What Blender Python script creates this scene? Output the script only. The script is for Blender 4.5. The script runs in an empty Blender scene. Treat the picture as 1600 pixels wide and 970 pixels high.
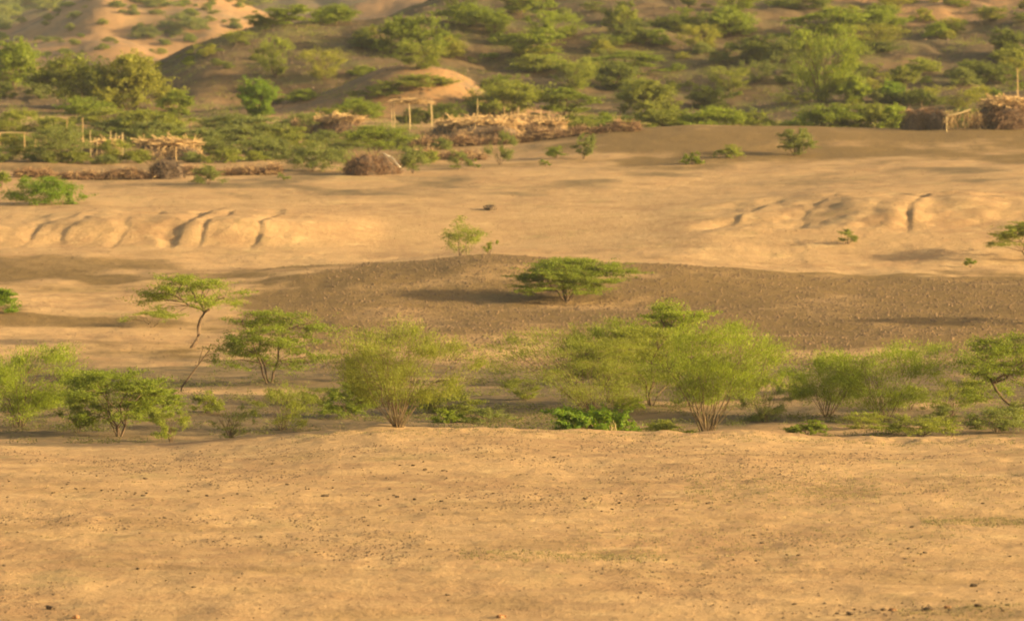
import bpy, math, random
import numpy as np
from mathutils import Vector

SC = bpy.context.scene
COL = SC.collection

# ------------------------------------------------------------------ camera
F = 7611.0                      # focal length in pixels of the 1600 px wide photograph (12 degrees across)
CAM_H = 16.0                    # the camera stands on a low hill
PITCH = math.atan((485.0 - 60.0) / F)
cam = bpy.data.cameras.new('camera')
camo = bpy.data.objects.new('camera', cam)
COL.objects.link(camo)
camo.location = (0, 0, CAM_H)
camo.rotation_euler = (math.pi / 2 - PITCH, 0, 0)
cam.sensor_width = 36.0
cam.lens = 36.0 * F / 1600.0
cam.clip_start = 0.5
cam.clip_end = 9000.0
cam.dof.use_dof = True
cam.dof.focus_distance = 205.0
cam.dof.aperture_fstop = 1.15
SC.camera = camo
SC.cycles.filter_width = 1.85

# ------------------------------------------------------------------ light
SUN_EL, SUN_AZ = math.radians(13.0), math.radians(102.0)     # azimuth clockwise from +Y
world = bpy.data.worlds.new('World')
SC.world = world
world.use_nodes = True
wn = world.node_tree
sky = wn.nodes.new('ShaderNodeTexSky')
sky.sky_type = 'NISHITA'
sky.sun_disc = False
sky.sun_elevation = SUN_EL
sky.sun_rotation = SUN_AZ
sky.dust_density = 6.0
sky.air_density = 1.0
sky.ozone_density = 0.6
bgn = wn.nodes['Background']
warm = wn.nodes.new('ShaderNodeMix'); warm.data_type = 'RGBA'; warm.blend_type = 'MULTIPLY'
warm.inputs[0].default_value = 1.0
warm.inputs[7].default_value = (1.0, 0.92, 0.76, 1)          # dust laden sky, as the warm balanced photograph records it
wn.links.new(sky.outputs[0], warm.inputs[6])
wn.links.new(warm.outputs[2], bgn.inputs[0])
bgn.inputs[1].default_value = 0.13
sl = bpy.data.lights.new('sun', 'SUN')
sl.energy = 4.9
sl.angle = math.radians(0.6)
sl.color = (1.0, 0.80, 0.465)
so = bpy.data.objects.new('sun', sl)
COL.objects.link(so)
sv = Vector((math.sin(SUN_AZ) * math.cos(SUN_EL), math.cos(SUN_AZ) * math.cos(SUN_EL), math.sin(SUN_EL)))
so.rotation_euler = sv.to_track_quat('Z', 'Y').to_euler()
SC.view_settings.view_transform = 'Standard'
SC.view_settings.look = 'None'
SC.view_settings.gamma = 1.0
SC.view_settings.use_curve_mapping = False
SC.view_settings.exposure = 1.47
SC.cycles.max_bounces = 6
SC.cycles.volume_bounces = 0

# ------------------------------------------------------------------ noise
def _hash(ix, iy, s):
    n = (ix.astype(np.int64) * 374761393 + iy.astype(np.int64) * 668265263 + s * 2147483647) & 0xffffffff
    n = ((n ^ (n >> 13)) * 1274126177) & 0xffffffff
    return ((n ^ (n >> 16)) & 0xffffff) / float(0xffffff) * 2 - 1

def vnoise(x, y, s=0):
    x = np.asarray(x, float); y = np.asarray(y, float)
    ix = np.floor(x); iy = np.floor(y)
    fx = x - ix; fy = y - iy
    fx = fx * fx * fx * (fx * (fx * 6 - 15) + 10); fy = fy * fy * fy * (fy * (fy * 6 - 15) + 10)
    a = _hash(ix, iy, s); b = _hash(ix + 1, iy, s); c = _hash(ix, iy + 1, s); d = _hash(ix + 1, iy + 1, s)
    return (a + (b - a) * fx) * (1 - fy) + (c + (d - c) * fx) * fy

def fbm(x, y, s=0, o=4):
    t = 0; a = 1.0
    for k in range(o):
        t = t + a * vnoise(x * 2 ** k + 17.3 * k, y * 2 ** k - 9.1 * k, s + k); a *= 0.5
    return t

def sstep(a, b, v):
    t = np.clip((v - a) / (b - a), 0, 1)
    return t * t * (3 - 2 * t)

def band(v, a, b, c, d):
    return sstep(a, b, v) * (1 - sstep(c, d, v))

# ------------------------------------------------------------------ terrain
# ridge and foot lines of the land, near to far: (distance, heights) along the line; heights come from survey angles
XG = np.arange(-2600.0, 4200.0, 4.0)
def tandep(y):
    return np.tan(PITCH + np.arctan((y - 485.0) / F))

ROWS = []
def lin(d):
    if not isinstance(d, dict):
        return np.full(XG.shape, float(d))
    ks = sorted(d)
    return np.interp(XG, ks, [d[k] for k in ks])
def smooth(v, w=17):
    k = np.hanning(w + 2)[1:-1]; k /= k.sum()
    return np.convolve(np.pad(v, w // 2, mode='edge'), k, mode='valid')
def rowz(D, z):
    ROWS.append((smooth(lin(D)), smooth(lin(z))))
def rowy(D, y, w=17):
    D = smooth(lin(D), w); y = smooth(lin(y), w)
    ROWS.append((D, CAM_H - D * tandep(y)))

rowz(-70, 13.6); rowz(0, 14.2); rowz(12, 13.0); rowz(50, 6.6); rowz(95, 0.5)
rowz(126, {-300: 0.0, 1200: 0.0, 1500: 0.25, 2000: 0.6}); rowz(146, 0.05)
rowz(170, 0.05)
CR = {-300: 700, 0: 695, 150: 699, 270: 696, 330: 690, 420: 681, 500: 672, 600: 666, 800: 669, 1000: 674, 1100: 674, 1160: 673, 1250: 679, 1400: 686, 1600: 683, 1900: 683}
rowy(197, {k: v + 9 for k, v in CR.items()}, 9)
rowy(201, CR, 9)
rowy({-300: 208, 250: 208, 420: 206, 1900: 206}, {-300: 690, 230: 690, 330: 693, 500: 690, 1900: 697})
rowy(216, {-300: 672, 230: 676, 400: 676, 1900: 670})
rowy(228, 642)
rowy(250, 602)
rowy(286, 540)
rowy(325, {-300: 466, 300: 470, 1200: 478, 1900: 480})
CM = {-300: 436, 200: 434, 350: 428, 450: 420, 560: 413, 640: 408, 720: 401, 800: 402, 900: 407, 1050: 411, 1200: 424, 1350: 438, 1900: 441}
rowy(350, {k: v + 4 for k, v in CM.items()})
rowy(356, CM)
rowy(371, {-300: 409, 250: 411, 350: 418, 450: 421, 560: 416, 640: 412, 720: 406, 800: 407, 900: 409, 1050: 410, 1200: 419, 1350: 424, 1900: 424})
rowy(391, {-300: 386, 420: 386, 600: 390, 800: 386, 950: 378, 1100: 364, 1300: 360, 1600: 360})
rowy({-300: 399, 430: 399, 600: 404, 1600: 400}, {-300: 358, 60: 352, 150: 344, 300: 340, 420: 340, 520: 346, 600: 352, 800: 350, 1000: 345, 1150: 333, 1300: 322, 1600: 320})
rowy(409, {-300: 344, 60: 338, 150: 332, 300: 331, 420: 331, 520: 334, 600: 338, 800: 336, 1000: 332, 1150: 320, 1300: 304, 1600: 301})
rowy(440, {-300: 302, 600: 300, 1100: 292, 1600: 274})
rowy(480, {-300: 262, 600: 259, 950: 251, 1600: 243})
rowy(518, {-300: 228, 400: 226, 600: 228, 800: 222, 950: 203, 1100: 197, 1400: 201, 1900: 201})
rowy(545, {-300: 207, 600: 208, 800: 208, 950: 208, 1100: 205, 1900: 210})
rowy(580, {-300: 188, 600: 188, 850: 190, 1000: 195, 1900: 198})
rowy(622, {-300: 160, 150: 162, 270: 172, 400: 168, 500: 158, 640: 160, 760: 165, 900: 160, 1150: 170, 1300: 150, 1600: 150, 1900: 150})
rowy(650, {-300: 136, 150: 140, 230: 135, 300: 112, 400: 92, 500: 92, 640: 105, 760: 122, 900: 112, 1150: 118, 1300: 100, 1600: 98, 1900: 98})
rowy({-300: 690, 700: 690, 1100: 690, 1900: 690}, {-300: 132, 150: 134, 215: 124, 250: 100, 290: 76, 340: 54, 400: 38, 480: 33, 560: 33, 660: 25, 760: 36, 900: 42, 1150: 42, 1280: 50, 1420: 36, 1600: 22, 1900: 10})
rowy(735, {-300: 130, 200: 128, 300: 110, 400: 80, 480: 62, 560: 45, 650: 12, 760: -8, 900: -12, 1150: -20, 1400: -10, 1600: -22, 1900: -40})
rowy(820, {-300: 122, 300: 118, 480: 90, 560: 60, 680: 0, 900: -60, 1300: -75, 1900: -95})
rowy(1000, {-300: 112, 300: 116, 560: 110, 900: 0, 1900: -40})
rowy(1180, {-300: 92, 0: 70, 60: 60, 150: 40, 230: 52, 300: 55, 380: 56, 560: 60, 900: 60, 1900: 50})
rowy(1320, {-300: 70, 0: 54, 30: 48, 80: 22, 125: -4, 160: -16, 215: -4, 270: -10, 330: -8, 385: 14, 440: 40, 560: 10, 760: -20, 1900: -40})
rowy(1520, {-300: 66, 500: 60, 1900: 60})
rowy(2100, {-300: -60, 120: -70, 200: -40, 330: -30, 600: -50, 1900: -70})
rowy(2500, {-300: -90, 600: -90, 1900: -90})
RD = np.array([r[0] for r in ROWS]); RZ = np.array([r[1] for r in ROWS])
NR = len(ROWS)
# monotone cubic slopes along the distance at every line position
_h = np.diff(RD, axis=0); _d = np.diff(RZ, axis=0) / _h
RM = np.zeros_like(RZ)
same = (_d[:-1] * _d[1:]) > 0
w1 = 2 * _h[1:] + _h[:-1]; w2 = _h[1:] + 2 * _h[:-1]
with np.errstate(divide='ignore', invalid='ignore'):
    hm = (w1 + w2) / (w1 / _d[:-1] + w2 / _d[1:])
RM[1:-1] = np.where(same, hm, 0.0)

def to_px(X, Y):
    return 800.0 + F * X / np.maximum(Y, 110.0)

def bank_mask(px, D):
    a = band(D, 389, 394, 407, 416)
    return a * (1 - sstep(400, 560, px)) + 0.75 * a * sstep(1060, 1180, px)

def height(X, Y):
    X = np.asarray(X, float); Y = np.asarray(Y, float)
    shp = np.broadcast(X, Y).shape
    X = np.broadcast_to(X, shp).ravel(); D = np.broadcast_to(Y, shp).ravel()
    px = np.clip(to_px(X, D), XG[0], XG[-1] - 8)
    # gentle wobble of every line so no ridge is ruled
    fi = (px - XG[0]) / 4.0
    i0 = fi.astype(int); t = fi - i0
    idx = np.zeros(px.shape, int)
    for r in range(1, NR - 1):
        Dr = RD[r, i0] * (1 - t) + RD[r, i0 + 1] * t
        idx[D >= Dr] = r
    g = lambda A, r: A[r, i0] * (1 - t) + A[r, i0 + 1] * t
    d0, d1, z0, z1, m0, m1 = g(RD, idx), g(RD, idx + 1), g(RZ, idx), g(RZ, idx + 1), g(RM, idx), g(RM, idx + 1)
    hh = d1 - d0; s = np.clip((D - d0) / hh, 0, 1)
    z = (2 * s**3 - 3 * s**2 + 1) * z0 + (s**3 - 2 * s**2 + s) * hh * m0 + (-2 * s**3 + 3 * s**2) * z1 + (s**3 - s**2) * hh * m1
    # sandy knoll behind the shelter
    kx = (645 - 800) / F * 600
    q = ((X - kx - 1.0) / 9.8) ** 2 + ((D - 602) / 12.0) ** 2
    z = z + 5.5 * np.exp(-q ** 1.35)
    q2 = ((X - (-25.5)) / 10.0) ** 2 + ((D - 606) / 13.0) ** 2
    z = z + 1.5 * np.exp(-q2)
    # natural roughness
    near = 1 - sstep(200, 215, D)
    z = z + near * (0.06 * fbm(X / 7.0, D / 9.0, 3, 3) + 0.034 * fbm(X / 1.3, D / 1.7, 5, 4) + .018 * fbm(X / 7.0, D / 1.6, 6, 4))
    crest = band(D, 196, 199.5, 202, 206) * (.15 + .85 * sstep(380, 520, px))
    z = z + crest * 0.10 * fbm(X / 1.9, D / 3.0, 8, 4)
    mid = band(D, 204, 212, 380, 395)
    z = z + mid * (0.16 * fbm(X / 9.0, D / 12.0, 11, 3) + 0.035 * fbm(X / 1.1, D / 1.3, 12, 3))
    pl = band(D, 405, 420, 560, 585)
    z = z + pl * (0.12 * fbm(X / 10.0, D / 14.0, 14, 3) + 0.03 * fbm(X / 1.4, D / 1.8, 15, 2))
    bm = bank_mask(px, D)
    pw = px + 9 * fbm(X / 2.2, D / 4.0, 21, 3)
    tb = np.clip((410.0 - D) / 18.0, -.4, 1.2)
    for top, bot, dep, wid in ((326, 264, 1.25, 12), (436, 396, .75, 12), (244, 172, .6, 10), (368, 310, .5, 8), (132, 30, .4, 9), (166, 86, .35, 8),
                               (1215, 1095, .6, 16), (1300, 1220, .4, 14), (1462, 1416, .8, 12)):
        c_ = top + (bot - top) * tb + 7 * vnoise(D / 5.0 + top, D * 0, 29)
        q_ = (pw - c_) / wid
        prof = np.where(q_ > 0, np.clip(1 - q_ / .8, 0, 1), np.clip(1 + q_ / 2.6, 0, 1)) ** 1.2
        z = z - band(D, 388, 396, 409, 417) * dep * .22 * prof * (.55 + .75 * (vnoise(D / 4.0 + bot, X / 30.0, 30) > -.3))
    z = z + bm * (0.04 * fbm(X / 1.1, D / 1.4, 23, 4) + (.15 + .30 * sstep(1000, 1100, px)) * fbm(X / 6.0, D / 6.0, 24, 3))
    hl = sstep(590, 640, D) * (1 - sstep(850, 1000, D))
    z = z + hl * (0.85 * fbm(X / 15.0, D / 20.0, 31, 4) - 0.22 * (1 - sstep(0, .4, np.abs(vnoise(X / 9.0 + D / 60., D / 45.0, 32)))))
    far = sstep(950, 1120, D)
    z = z + far * (2.4 * fbm(X / 38.0, D / 70.0, 41, 6) - 2.6 * (1 - sstep(0, .35, np.abs(vnoise(X / 26.0 + D / 300., D / 190.0, 42)))))
    return z.reshape(shp)

def ray(x, y):
    """unit-depth direction of a photograph pixel"""
    a = (x - 800.0) / F; b = (y - 485.0) / F
    c, s = math.cos(PITCH), math.sin(PITCH)
    dy = c - b * s; dz = -s - b * c
    return a / dy, dz / dy

_DS = np.concatenate([np.arange(120, 700, 0.25), np.arange(700, 2500, 2.0)])
def hit(x, y, lo=120.0):
    """where the line of sight through a pixel first meets the land"""
    dx, dz = ray(x, y)
    z = height(dx * _DS, _DS)
    m = np.nonzero((CAM_H + dz * _DS <= z) & (_DS >= lo))[0]
    i = m[0] if len(m) else len(_DS) - 1
    D = float(_DS[i])
    return dx * D, D, float(z[i])

# ------------------------------------------------------------------ materials
def new_mat(name):
    m = bpy.data.materials.new(name); m.use_nodes = True
    nt = m.node_tree; nt.nodes.clear()
    out = nt.nodes.new('ShaderNodeOutputMaterial')
    return m, nt, out

class G:
    def __init__(s, nt): s.nt = nt
    def n(s, t, **k):
        nd = s.nt.nodes.new(t)
        for a, b in k.items(): setattr(nd, a, b)
        return nd
    def l(s, a, b): s.nt.links.new(a, b)
    def noise(s, vec, scale, detail=4, rough=0.55):
        nd = s.n('ShaderNodeTexNoise'); nd.inputs['Scale'].default_value = scale
        nd.inputs['Detail'].default_value = detail; nd.inputs['Roughness'].default_value = rough
        s.l(vec, nd.inputs['Vector']); return nd.outputs['Fac']
    def ramp(s, v, a, b):
        nd = s.n('ShaderNodeMapRange'); nd.interpolation_type = 'SMOOTHSTEP'
        nd.inputs[1].default_value = a; nd.inputs[2].default_value = b
        s.l(v, nd.inputs[0]); return nd.outputs[0]
    def mix(s, f, a, b, mode='MIX'):
        nd = s.n('ShaderNodeMix', data_type='RGBA', blend_type=mode)
        for sock, v in ((nd.inputs[0], f), (nd.inputs[6], a), (nd.inputs[7], b)):
            if isinstance(v, (int, float)): sock.default_value = v
            elif isinstance(v, tuple): sock.default_value = v + (1,)
            else: s.l(v, sock)
        return nd.outputs[2]
    def math(s, op, a, b=0.0, clamp=False):
        nd = s.n('ShaderNodeMath', operation=op); nd.use_clamp = clamp
        for sock, v in ((nd.inputs[0], a), (nd.inputs[1], b)):
            if isinstance(v, (int, float)): sock.default_value = v
            else: s.l(v, sock)
        return nd.outputs[0]

def ground_material():
    m, nt, out = new_mat('dry_ground'); g = G(nt)
    pos = g.n('ShaderNodeNewGeometry').outputs['Position']
    at = g.n('ShaderNodeAttribute', attribute_name='soil')
    sep = g.n('ShaderNodeSeparateColor'); g.l(at.outputs['Color'], sep.inputs[0])
    grav, red, dark = sep.outputs[0], sep.outputs[1], sep.outputs[2]
    wash = at.outputs['Alpha']
    big = g.ramp(g.noise(pos, 0.09, 5, .6), .36, .64)
    medm = g.ramp(g.noise(pos, 0.55, 5, .6), .38, .66)
    fine = g.ramp(g.noise(pos, 5.0, 4, .7), .3, .7)
    spk = g.ramp(g.noise(pos, 11.0, 3, .6), .52, .68)
    sand = g.mix(big, (0.42, 0.263, 0.122), (0.31, 0.184, 0.087))
    sand = g.mix(g.math('MULTIPLY', medm, .5), sand, (0.49, 0.32, 0.14))
    sand = g.mix(g.math('MULTIPLY', fine, .4), sand, (0.27, 0.16, 0.068))
    sand = g.mix(g.math('MULTIPLY', spk, .30), sand, (0.22, 0.14, 0.065))
    streak = g.ramp(g.noise(pos, 1.7, 5, .65), .55, .72)
    sand = g.mix(g.math('MULTIPLY', streak, .5), sand, (0.28, 0.18, 0.085))
    mott = g.ramp(g.noise(pos, .28, 7, .72), .50, .66)
    sand = g.mix(g.math('MULTIPLY', mott, .45), sand, (0.235, 0.15, 0.068))
    pal = g.ramp(g.noise(pos, .42, 8, .75), .54, .66)
    sand = g.mix(g.math('MULTIPLY', pal, .5), sand, (0.54, 0.365, 0.165))
    grn = g.ramp(g.noise(pos, .17, 6, .7), .57, .70)
    sand = g.mix(g.math('MULTIPLY', grn, .38), sand, (0.24, 0.20, 0.075))
    gv = g.mix(fine, (0.190, 0.116, 0.039), (0.102, 0.065, 0.026))
    gv = g.mix(g.math('MULTIPLY', spk, .6), gv, (0.30, 0.19, 0.065))
    rk = g.ramp(g.noise(pos, .055, 8, .75), .47, .60)
    rd = g.mix(medm, (0.30, 0.165, 0.070), (0.24, 0.14, 0.060))
    rd = g.mix(g.math('MULTIPLY', rk, .8), rd, (0.13, 0.095, 0.058))
    dk = g.mix(medm, (0.105, 0.070, 0.032), (0.058, 0.041, 0.020))
    dk = g.mix(g.math('MULTIPLY', big, .4), dk, (0.135, 0.085, 0.038))
    veg = g.ramp(g.noise(pos, .13, 6, .65), .48, .62)
    dk = g.mix(g.math('MULTIPLY', veg, .65), dk, (0.125, 0.11, 0.036))
    ws = g.mix(medm, (0.175, 0.118, 0.055), (0.10, 0.072, 0.038))
    jit = g.math('MULTIPLY', g.math('SUBTRACT', g.noise(pos, .9, 5, .7), .5), 1.1)
    def sharp(v):
        return g.ramp(g.math('ADD', v, g.math('MULTIPLY', jit, g.math('MULTIPLY', v, 1.0))), .08, .80)
    c = g.mix(sharp(wash), sand, ws)
    c = g.mix(sharp(grav), c, gv)
    c = g.mix(sharp(dark), c, dk)
    c = g.mix(sharp(red), c, rd)
    b = g.n('ShaderNodeBsdfPrincipled'); g.l(c, b.inputs['Base Color'])
    b.inputs['Roughness'].default_value = 0.95; b.inputs['Specular IOR Level'].default_value = 0.1
    hgt = g.math('ADD', g.math('MULTIPLY', g.noise(pos, 1.6, 8, .7), .55), g.math('MULTIPLY', g.noise(pos, 7.0, 4, .65), .22))
    bp = g.n('ShaderNodeBump'); bp.inputs['Strength'].default_value = 0.9; bp.inputs['Distance'].default_value = 0.22
    g.l(hgt, bp.inputs['Height']); g.l(bp.outputs[0], b.inputs['Normal'])
    g.l(b.outputs[0], out.inputs[0])
    return m

def leaf_material():
    m, nt, out = new_mat('leaf'); g = G(nt)
    oi = g.n('ShaderNodeObjectInfo'); rnd = g.n('ShaderNodeNewGeometry').outputs['Random Per Island']
    c = g.mix(g.math('MULTIPLY', g.ramp(rnd, .55, 1.0), .55), oi.outputs['Color'], (0.19, 0.19, 0.04))
    v = g.math('ADD', g.math('MULTIPLY', g.math('FRACT', g.math('MULTIPLY', rnd, 17.0)), .7), .65)
    hs = g.n('ShaderNodeHueSaturation'); g.l(c, hs.inputs['Color']); g.l(v, hs.inputs['Value'])
    b = g.n('ShaderNodeBsdfPrincipled'); g.l(hs.outputs[0], b.inputs['Base Color'])
    b.inputs['Roughness'].default_value = .6; b.inputs['Specular IOR Level'].default_value = .2
    t = g.n('ShaderNodeBsdfTranslucent'); g.l(g.mix(.5, hs.outputs[0], (0.27, 0.29, 0.015)), t.inputs['Color'])
    mx = g.n('ShaderNodeMixShader'); mx.inputs[0].default_value = .45
    g.l(b.outputs[0], mx.inputs[1]); g.l(t.outputs[0], mx.inputs[2]); g.l(mx.outputs[0], out.inputs[0])
    return m

def plain_material(name, c1, c2, scale=6.0, rough=.9, island=False):
    m, nt, out = new_mat(name); g = G(nt)
    geo = g.n('ShaderNodeNewGeometry')
    f = g.ramp(g.noise(geo.outputs['Position'], scale, 4, .6), .3, .7)
    if island: f = g.math('ADD', g.math('MULTIPLY', f, .35), g.math('MULTIPLY', geo.outputs['Random Per Island'], .65))
    b = g.n('ShaderNodeBsdfPrincipled'); g.l(g.mix(f, c1, c2), b.inputs['Base Color'])
    b.inputs['Roughness'].default_value = rough; b.inputs['Specular IOR Level'].default_value = .15
    g.l(b.outputs[0], out.inputs[0]); return m

M_GROUND = ground_material()
M_LEAF = leaf_material()
M_BARK = plain_material('acacia_bark', (0.15, 0.095, 0.05), (0.085, 0.055, 0.032), 7)
M_PALEBARK = plain_material('pale_stem', (0.185, 0.125, 0.060), (0.10, 0.068, 0.036), 7, island=True)
M_STICK = plain_material('dry_stick', (0.56, 0.38, 0.17), (0.34, 0.21, 0.09), 5, island=True)
M_PALEPOLE = plain_material('peeled_pole', (0.54, 0.40, 0.19), (0.40, 0.28, 0.13), 5, island=True)
M_BRUSH = plain_material('brown_brush', (0.27, 0.155, 0.08), (0.16, 0.095, 0.052), 4, island=True)
M_DARKBRUSH = plain_material('dark_brush', (0.15, 0.10, 0.06), (0.085, 0.058, 0.038), 4, island=True)
M_STONE = plain_material('dark_stone', (0.19, 0.125, 0.07), (0.10, 0.07, 0.042), 9, island=True)
M_REDSTONE = plain_material('red_clod', (0.36, 0.19, 0.085), (0.25, 0.13, 0.06), 9)
M_PEBBLE = plain_material('pebble', (0.22, 0.135, 0.065), (0.10, 0.066, 0.038), 9, island=True)
M_CLOTH = plain_material('white_cloth', (0.72, 0.66, 0.54), (0.6, 0.53, 0.42), 3)
M_GRASS = plain_material('dry_green_grass', (0.14, 0.135, 0.045), (0.20, 0.16, 0.06), 2, island=True)

# ------------------------------------------------------------------ mesh helpers
def mesh_from(name, V, Fq, mat=None, smooth_shade=False):
    V = np.asarray(V, np.float32); Fq = np.asarray(Fq, np.int32)
    me = bpy.data.meshes.new(name)
    k = Fq.shape[1]
    me.vertices.add(len(V)); me.vertices.foreach_set('co', V.ravel())
    me.loops.add(Fq.size); me.loops.foreach_set('vertex_index', Fq.ravel())
    me.polygons.add(len(Fq)); me.polygons.foreach_set('loop_start', np.arange(0, Fq.size, k, dtype=np.int32))
    if smooth_shade: me.polygons.foreach_set('use_smooth', np.ones(len(Fq), bool))
    me.update(calc_edges=True)
    if mat: me.materials.append(mat)
    return me

def put(name, me, parent=None):
    o = bpy.data.objects.new(name, me); COL.objects.link(o)
    if parent: o.parent = parent
    return o

def thing(name, loc, label, cat, group=None, rz=0.0, scale=(1, 1, 1)):
    o = bpy.data.objects.new(name, None); COL.objects.link(o)
    o.empty_display_size = .3
    o.location = loc; o.rotation_euler = (0, 0, rz); o.scale = scale
    tag(o, label, cat, group); return o

def tag(o, label, cat, group=None):
    o['label'] = label; o['category'] = cat
    if group: o['group'] = group

def tubes(polys, k=4):
    """polys: list of (points, radii) -> quads"""
    Vs, Fs = [], []; base = 0
    ang = np.arange(k) * 2 * math.pi / k
    ca, sa = np.cos(ang), np.sin(ang)
    for P, R in polys:
        P = np.asarray(P, float); R = np.asarray(R, float); n = len(P)
        T = np.gradient(P, axis=0); T /= np.linalg.norm(T, axis=1)[:, None] + 1e-9
        ref = np.where(np.abs(T[:, 2:3]) > .9, np.array([[1., 0, 0]]), np.array([[0, 0, 1.]]))
        A = np.cross(T, ref); A /= np.linalg.norm(A, axis=1)[:, None] + 1e-9
        B = np.cross(T, A)
        ring = P[:, None, :] + R[:, None, None] * (A[:, None, :] * ca[None, :, None] + B[:, None, :] * sa[None, :, None])
        Vs.append(ring.reshape(-1, 3))
        i = np.arange(n - 1)[:, None] * k + np.arange(k)[None, :]
        j = np.arange(n - 1)[:, None] * k + (np.arange(k)[None, :] + 1) % k
        Fs.append(np.stack([i, j, j + k, i + k], -1).reshape(-1, 4) + base)
        base += n * k
    return np.concatenate(Vs), np.concatenate(Fs)

def sprays(C, L, W, rng, up=0.5, along=None):
    """one small leaf spray per centre"""
    n = len(C)
    a = rng.normal(size=(n, 3)); a[:, 2] *= up
    if along is not None: a = a * .45 + along * 1.0
    a /= np.linalg.norm(a, axis=1)[:, None]
    b = np.cross(a, rng.normal(size=(n, 3))); b /= np.linalg.norm(b, axis=1)[:, None]
    l = (L * rng.uniform(.6, 1.4, n))[:, None] * .5; w = (W * rng.uniform(.6, 1.4, n))[:, None] * .5
    V = np.stack([C - a * l, C + b * w, C + a * l, C - b * w], 1).reshape(-1, 3)
    return V, np.arange(n * 4).reshape(-1, 4)

def plant_geo(seed, w, h, style='vase', n=6000, leaf=.10, stems=5, clusters=45, ox=0.0, base=0.3, r0=.07, depth=None, twig=True, loose=1.0, thick=.28, spread=.12, fork=None, dens=2.3):
    """one plant standing at the origin: (trunk mesh data, crown mesh data)"""
    rng = np.random.default_rng(seed)
    d = depth or w * .85
    n = int(n * dens * (.98 if style == 'vase' else 1.0))
    clusters = int(clusters * (.85 if style == 'vase' else 1.0))
    nc = clusters
    th = rng.uniform(0, 2 * math.pi, nc); u = rng.random(nc); t = rng.random(nc)
    if style == 'umbrella':
        r = np.sqrt(u)
        lobe = 1 + .22 * np.sin(3 * th + seed) + .15 * np.sin(5 * th + 2.1 * seed)
        x = r * lobe * (w / 2 * .88) * np.cos(th); y = r * lobe * (d / 2 * .88) * np.sin(th)
        z = h * (1 - .30 * r ** 2.5 - thick * t ** 1.6) - .03 * h
        sz = np.stack([rng.uniform(.7, 1.25, nc) * spread * w * .75, rng.uniform(.7, 1.25, nc) * spread * w * .75, rng.uniform(.6, 1.1, nc) * .055 * h], 1)
    elif style == 'vase':
        base = base * .5
        t = t ** .85
        R = (.42 + .58 * np.clip(t / .6, 0, 1) ** .8) * np.where(t > .82, np.sqrt(np.clip(1 - ((t - .82) / .26) ** 2, .05, 1)), 1)
        r = R * u ** .42
        x = r * w / 2 * 1.0 * np.cos(th); y = r * d / 2 * 1.0 * np.sin(th)
        z = h * (base + (1 - base) * t) * (1 - .10 * (r ** 2)) * .97
        sz = np.stack([rng.uniform(.6, 1.4, nc) * spread * w * .75, rng.uniform(.6, 1.4, nc) * spread * w * .75, rng.uniform(.6, 1.4, nc) * spread * h * .55], 1)
    elif style == 'round':
        ct = rng.uniform(-1, 1, nc); rr = u ** .35
        s_ = np.sqrt(1 - ct ** 2)
        x = rr * s_ * w / 2 * .9 * np.cos(th); y = rr * s_ * d / 2 * .9 * np.sin(th); z = h * (.50 + .46 * rr * ct)
        sz = np.stack([rng.uniform(.7, 1.3, nc) * spread * w * .8, rng.uniform(.7, 1.3, nc) * spread * w * .8, rng.uniform(.7, 1.3, nc) * spread * h * .7], 1)
    else:                                  # low: hugs the ground
        r = np.sqrt(u); x = r * w / 2 * .92 * np.cos(th); y = r * d / 2 * .92 * np.sin(th)
        z = h * (.05 + .88 * np.sqrt(np.clip(1 - r ** 2, 0, 1)) * t ** .5)
        sz = np.stack([rng.uniform(.7, 1.3, nc) * spread * w * .8, rng.uniform(.7, 1.3, nc) * spread * w * .8, rng.uniform(.7, 1.3, nc) * spread * h * .9], 1)
    lob = 1 + .16 * np.sin(2 * th + seed * 1.7) + .13 * np.sin(3 * th + seed * .9)
    if style != 'umbrella': x = x * lob; y = y * lob; z = z * (1 + .13 * np.sin(th * 2 + seed) * np.clip(np.hypot(x, y) / w * 2, 0, 1))
    x = x + ox * w * np.clip(z / h, 0, 1) + rng.uniform(-.07, .07) * w * np.clip(z / h, 0, 1)
    C = np.stack([x, y, z], 1); sz = sz * loose
    wgt = rng.uniform(.15, 1.7, nc); wgt /= wgt.sum()
    cid = rng.choice(nc, n, p=wgt)
    # sprays run out along drooping twigs of each clump, not as one fuzzy ball
    fing = np.clip(rng.normal(size=(nc, 9, 3)), -1.7, 1.7); fing[..., 2] = fing[..., 2] * .8 + .15
    fk = rng.integers(0, 9, n); ft = rng.random(n) ** .7
    off = fing[cid, fk] * ft[:, None] * 1.25 + np.clip(rng.normal(size=(n, 3)), -2, 2) * .28
    P = C[cid] + off * sz[cid]
    P[:, 2] = np.maximum(P[:, 2], .02 * h)
    P[:, 2] = np.minimum(P[:, 2], h * 1.03 + 0 * P[:, 2])
    if style == 'vase':
        rdir = P - np.array([0, 0, -.25 * h]); rdir /= np.linalg.norm(rdir, axis=1)[:, None] + 1e-9
        P = P + rdir * rng.normal(size=(n, 1)) * .035 * h                  # sprays run along the rods of the fan
        P[:, 2] = np.maximum(P[:, 2], .02 * h)
        crown = sprays(P, leaf * 1.55, leaf * .24, rng, .8, rdir)
    else:
        crown = sprays(P, leaf * 1.2, leaf * .38, rng, .8)
    # stems
    polys = []; pts = []
    fk0 = None
    if fork:
        fk0 = np.array([fork[0] * w, 0.0, fork[1] * h]); tt = np.linspace(0, 1, 6)[:, None]
        Pt = fk0 * tt; Pt[:, 0] += .05 * w * np.sin(tt[:, 0] * 5.5) * (1 - tt[:, 0]); Pt[0, 2] = -.15
        polys.append((Pt, np.linspace(r0 * 1.25, r0 * .9, 6)))
    zc = np.percentile(z, 45)
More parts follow.
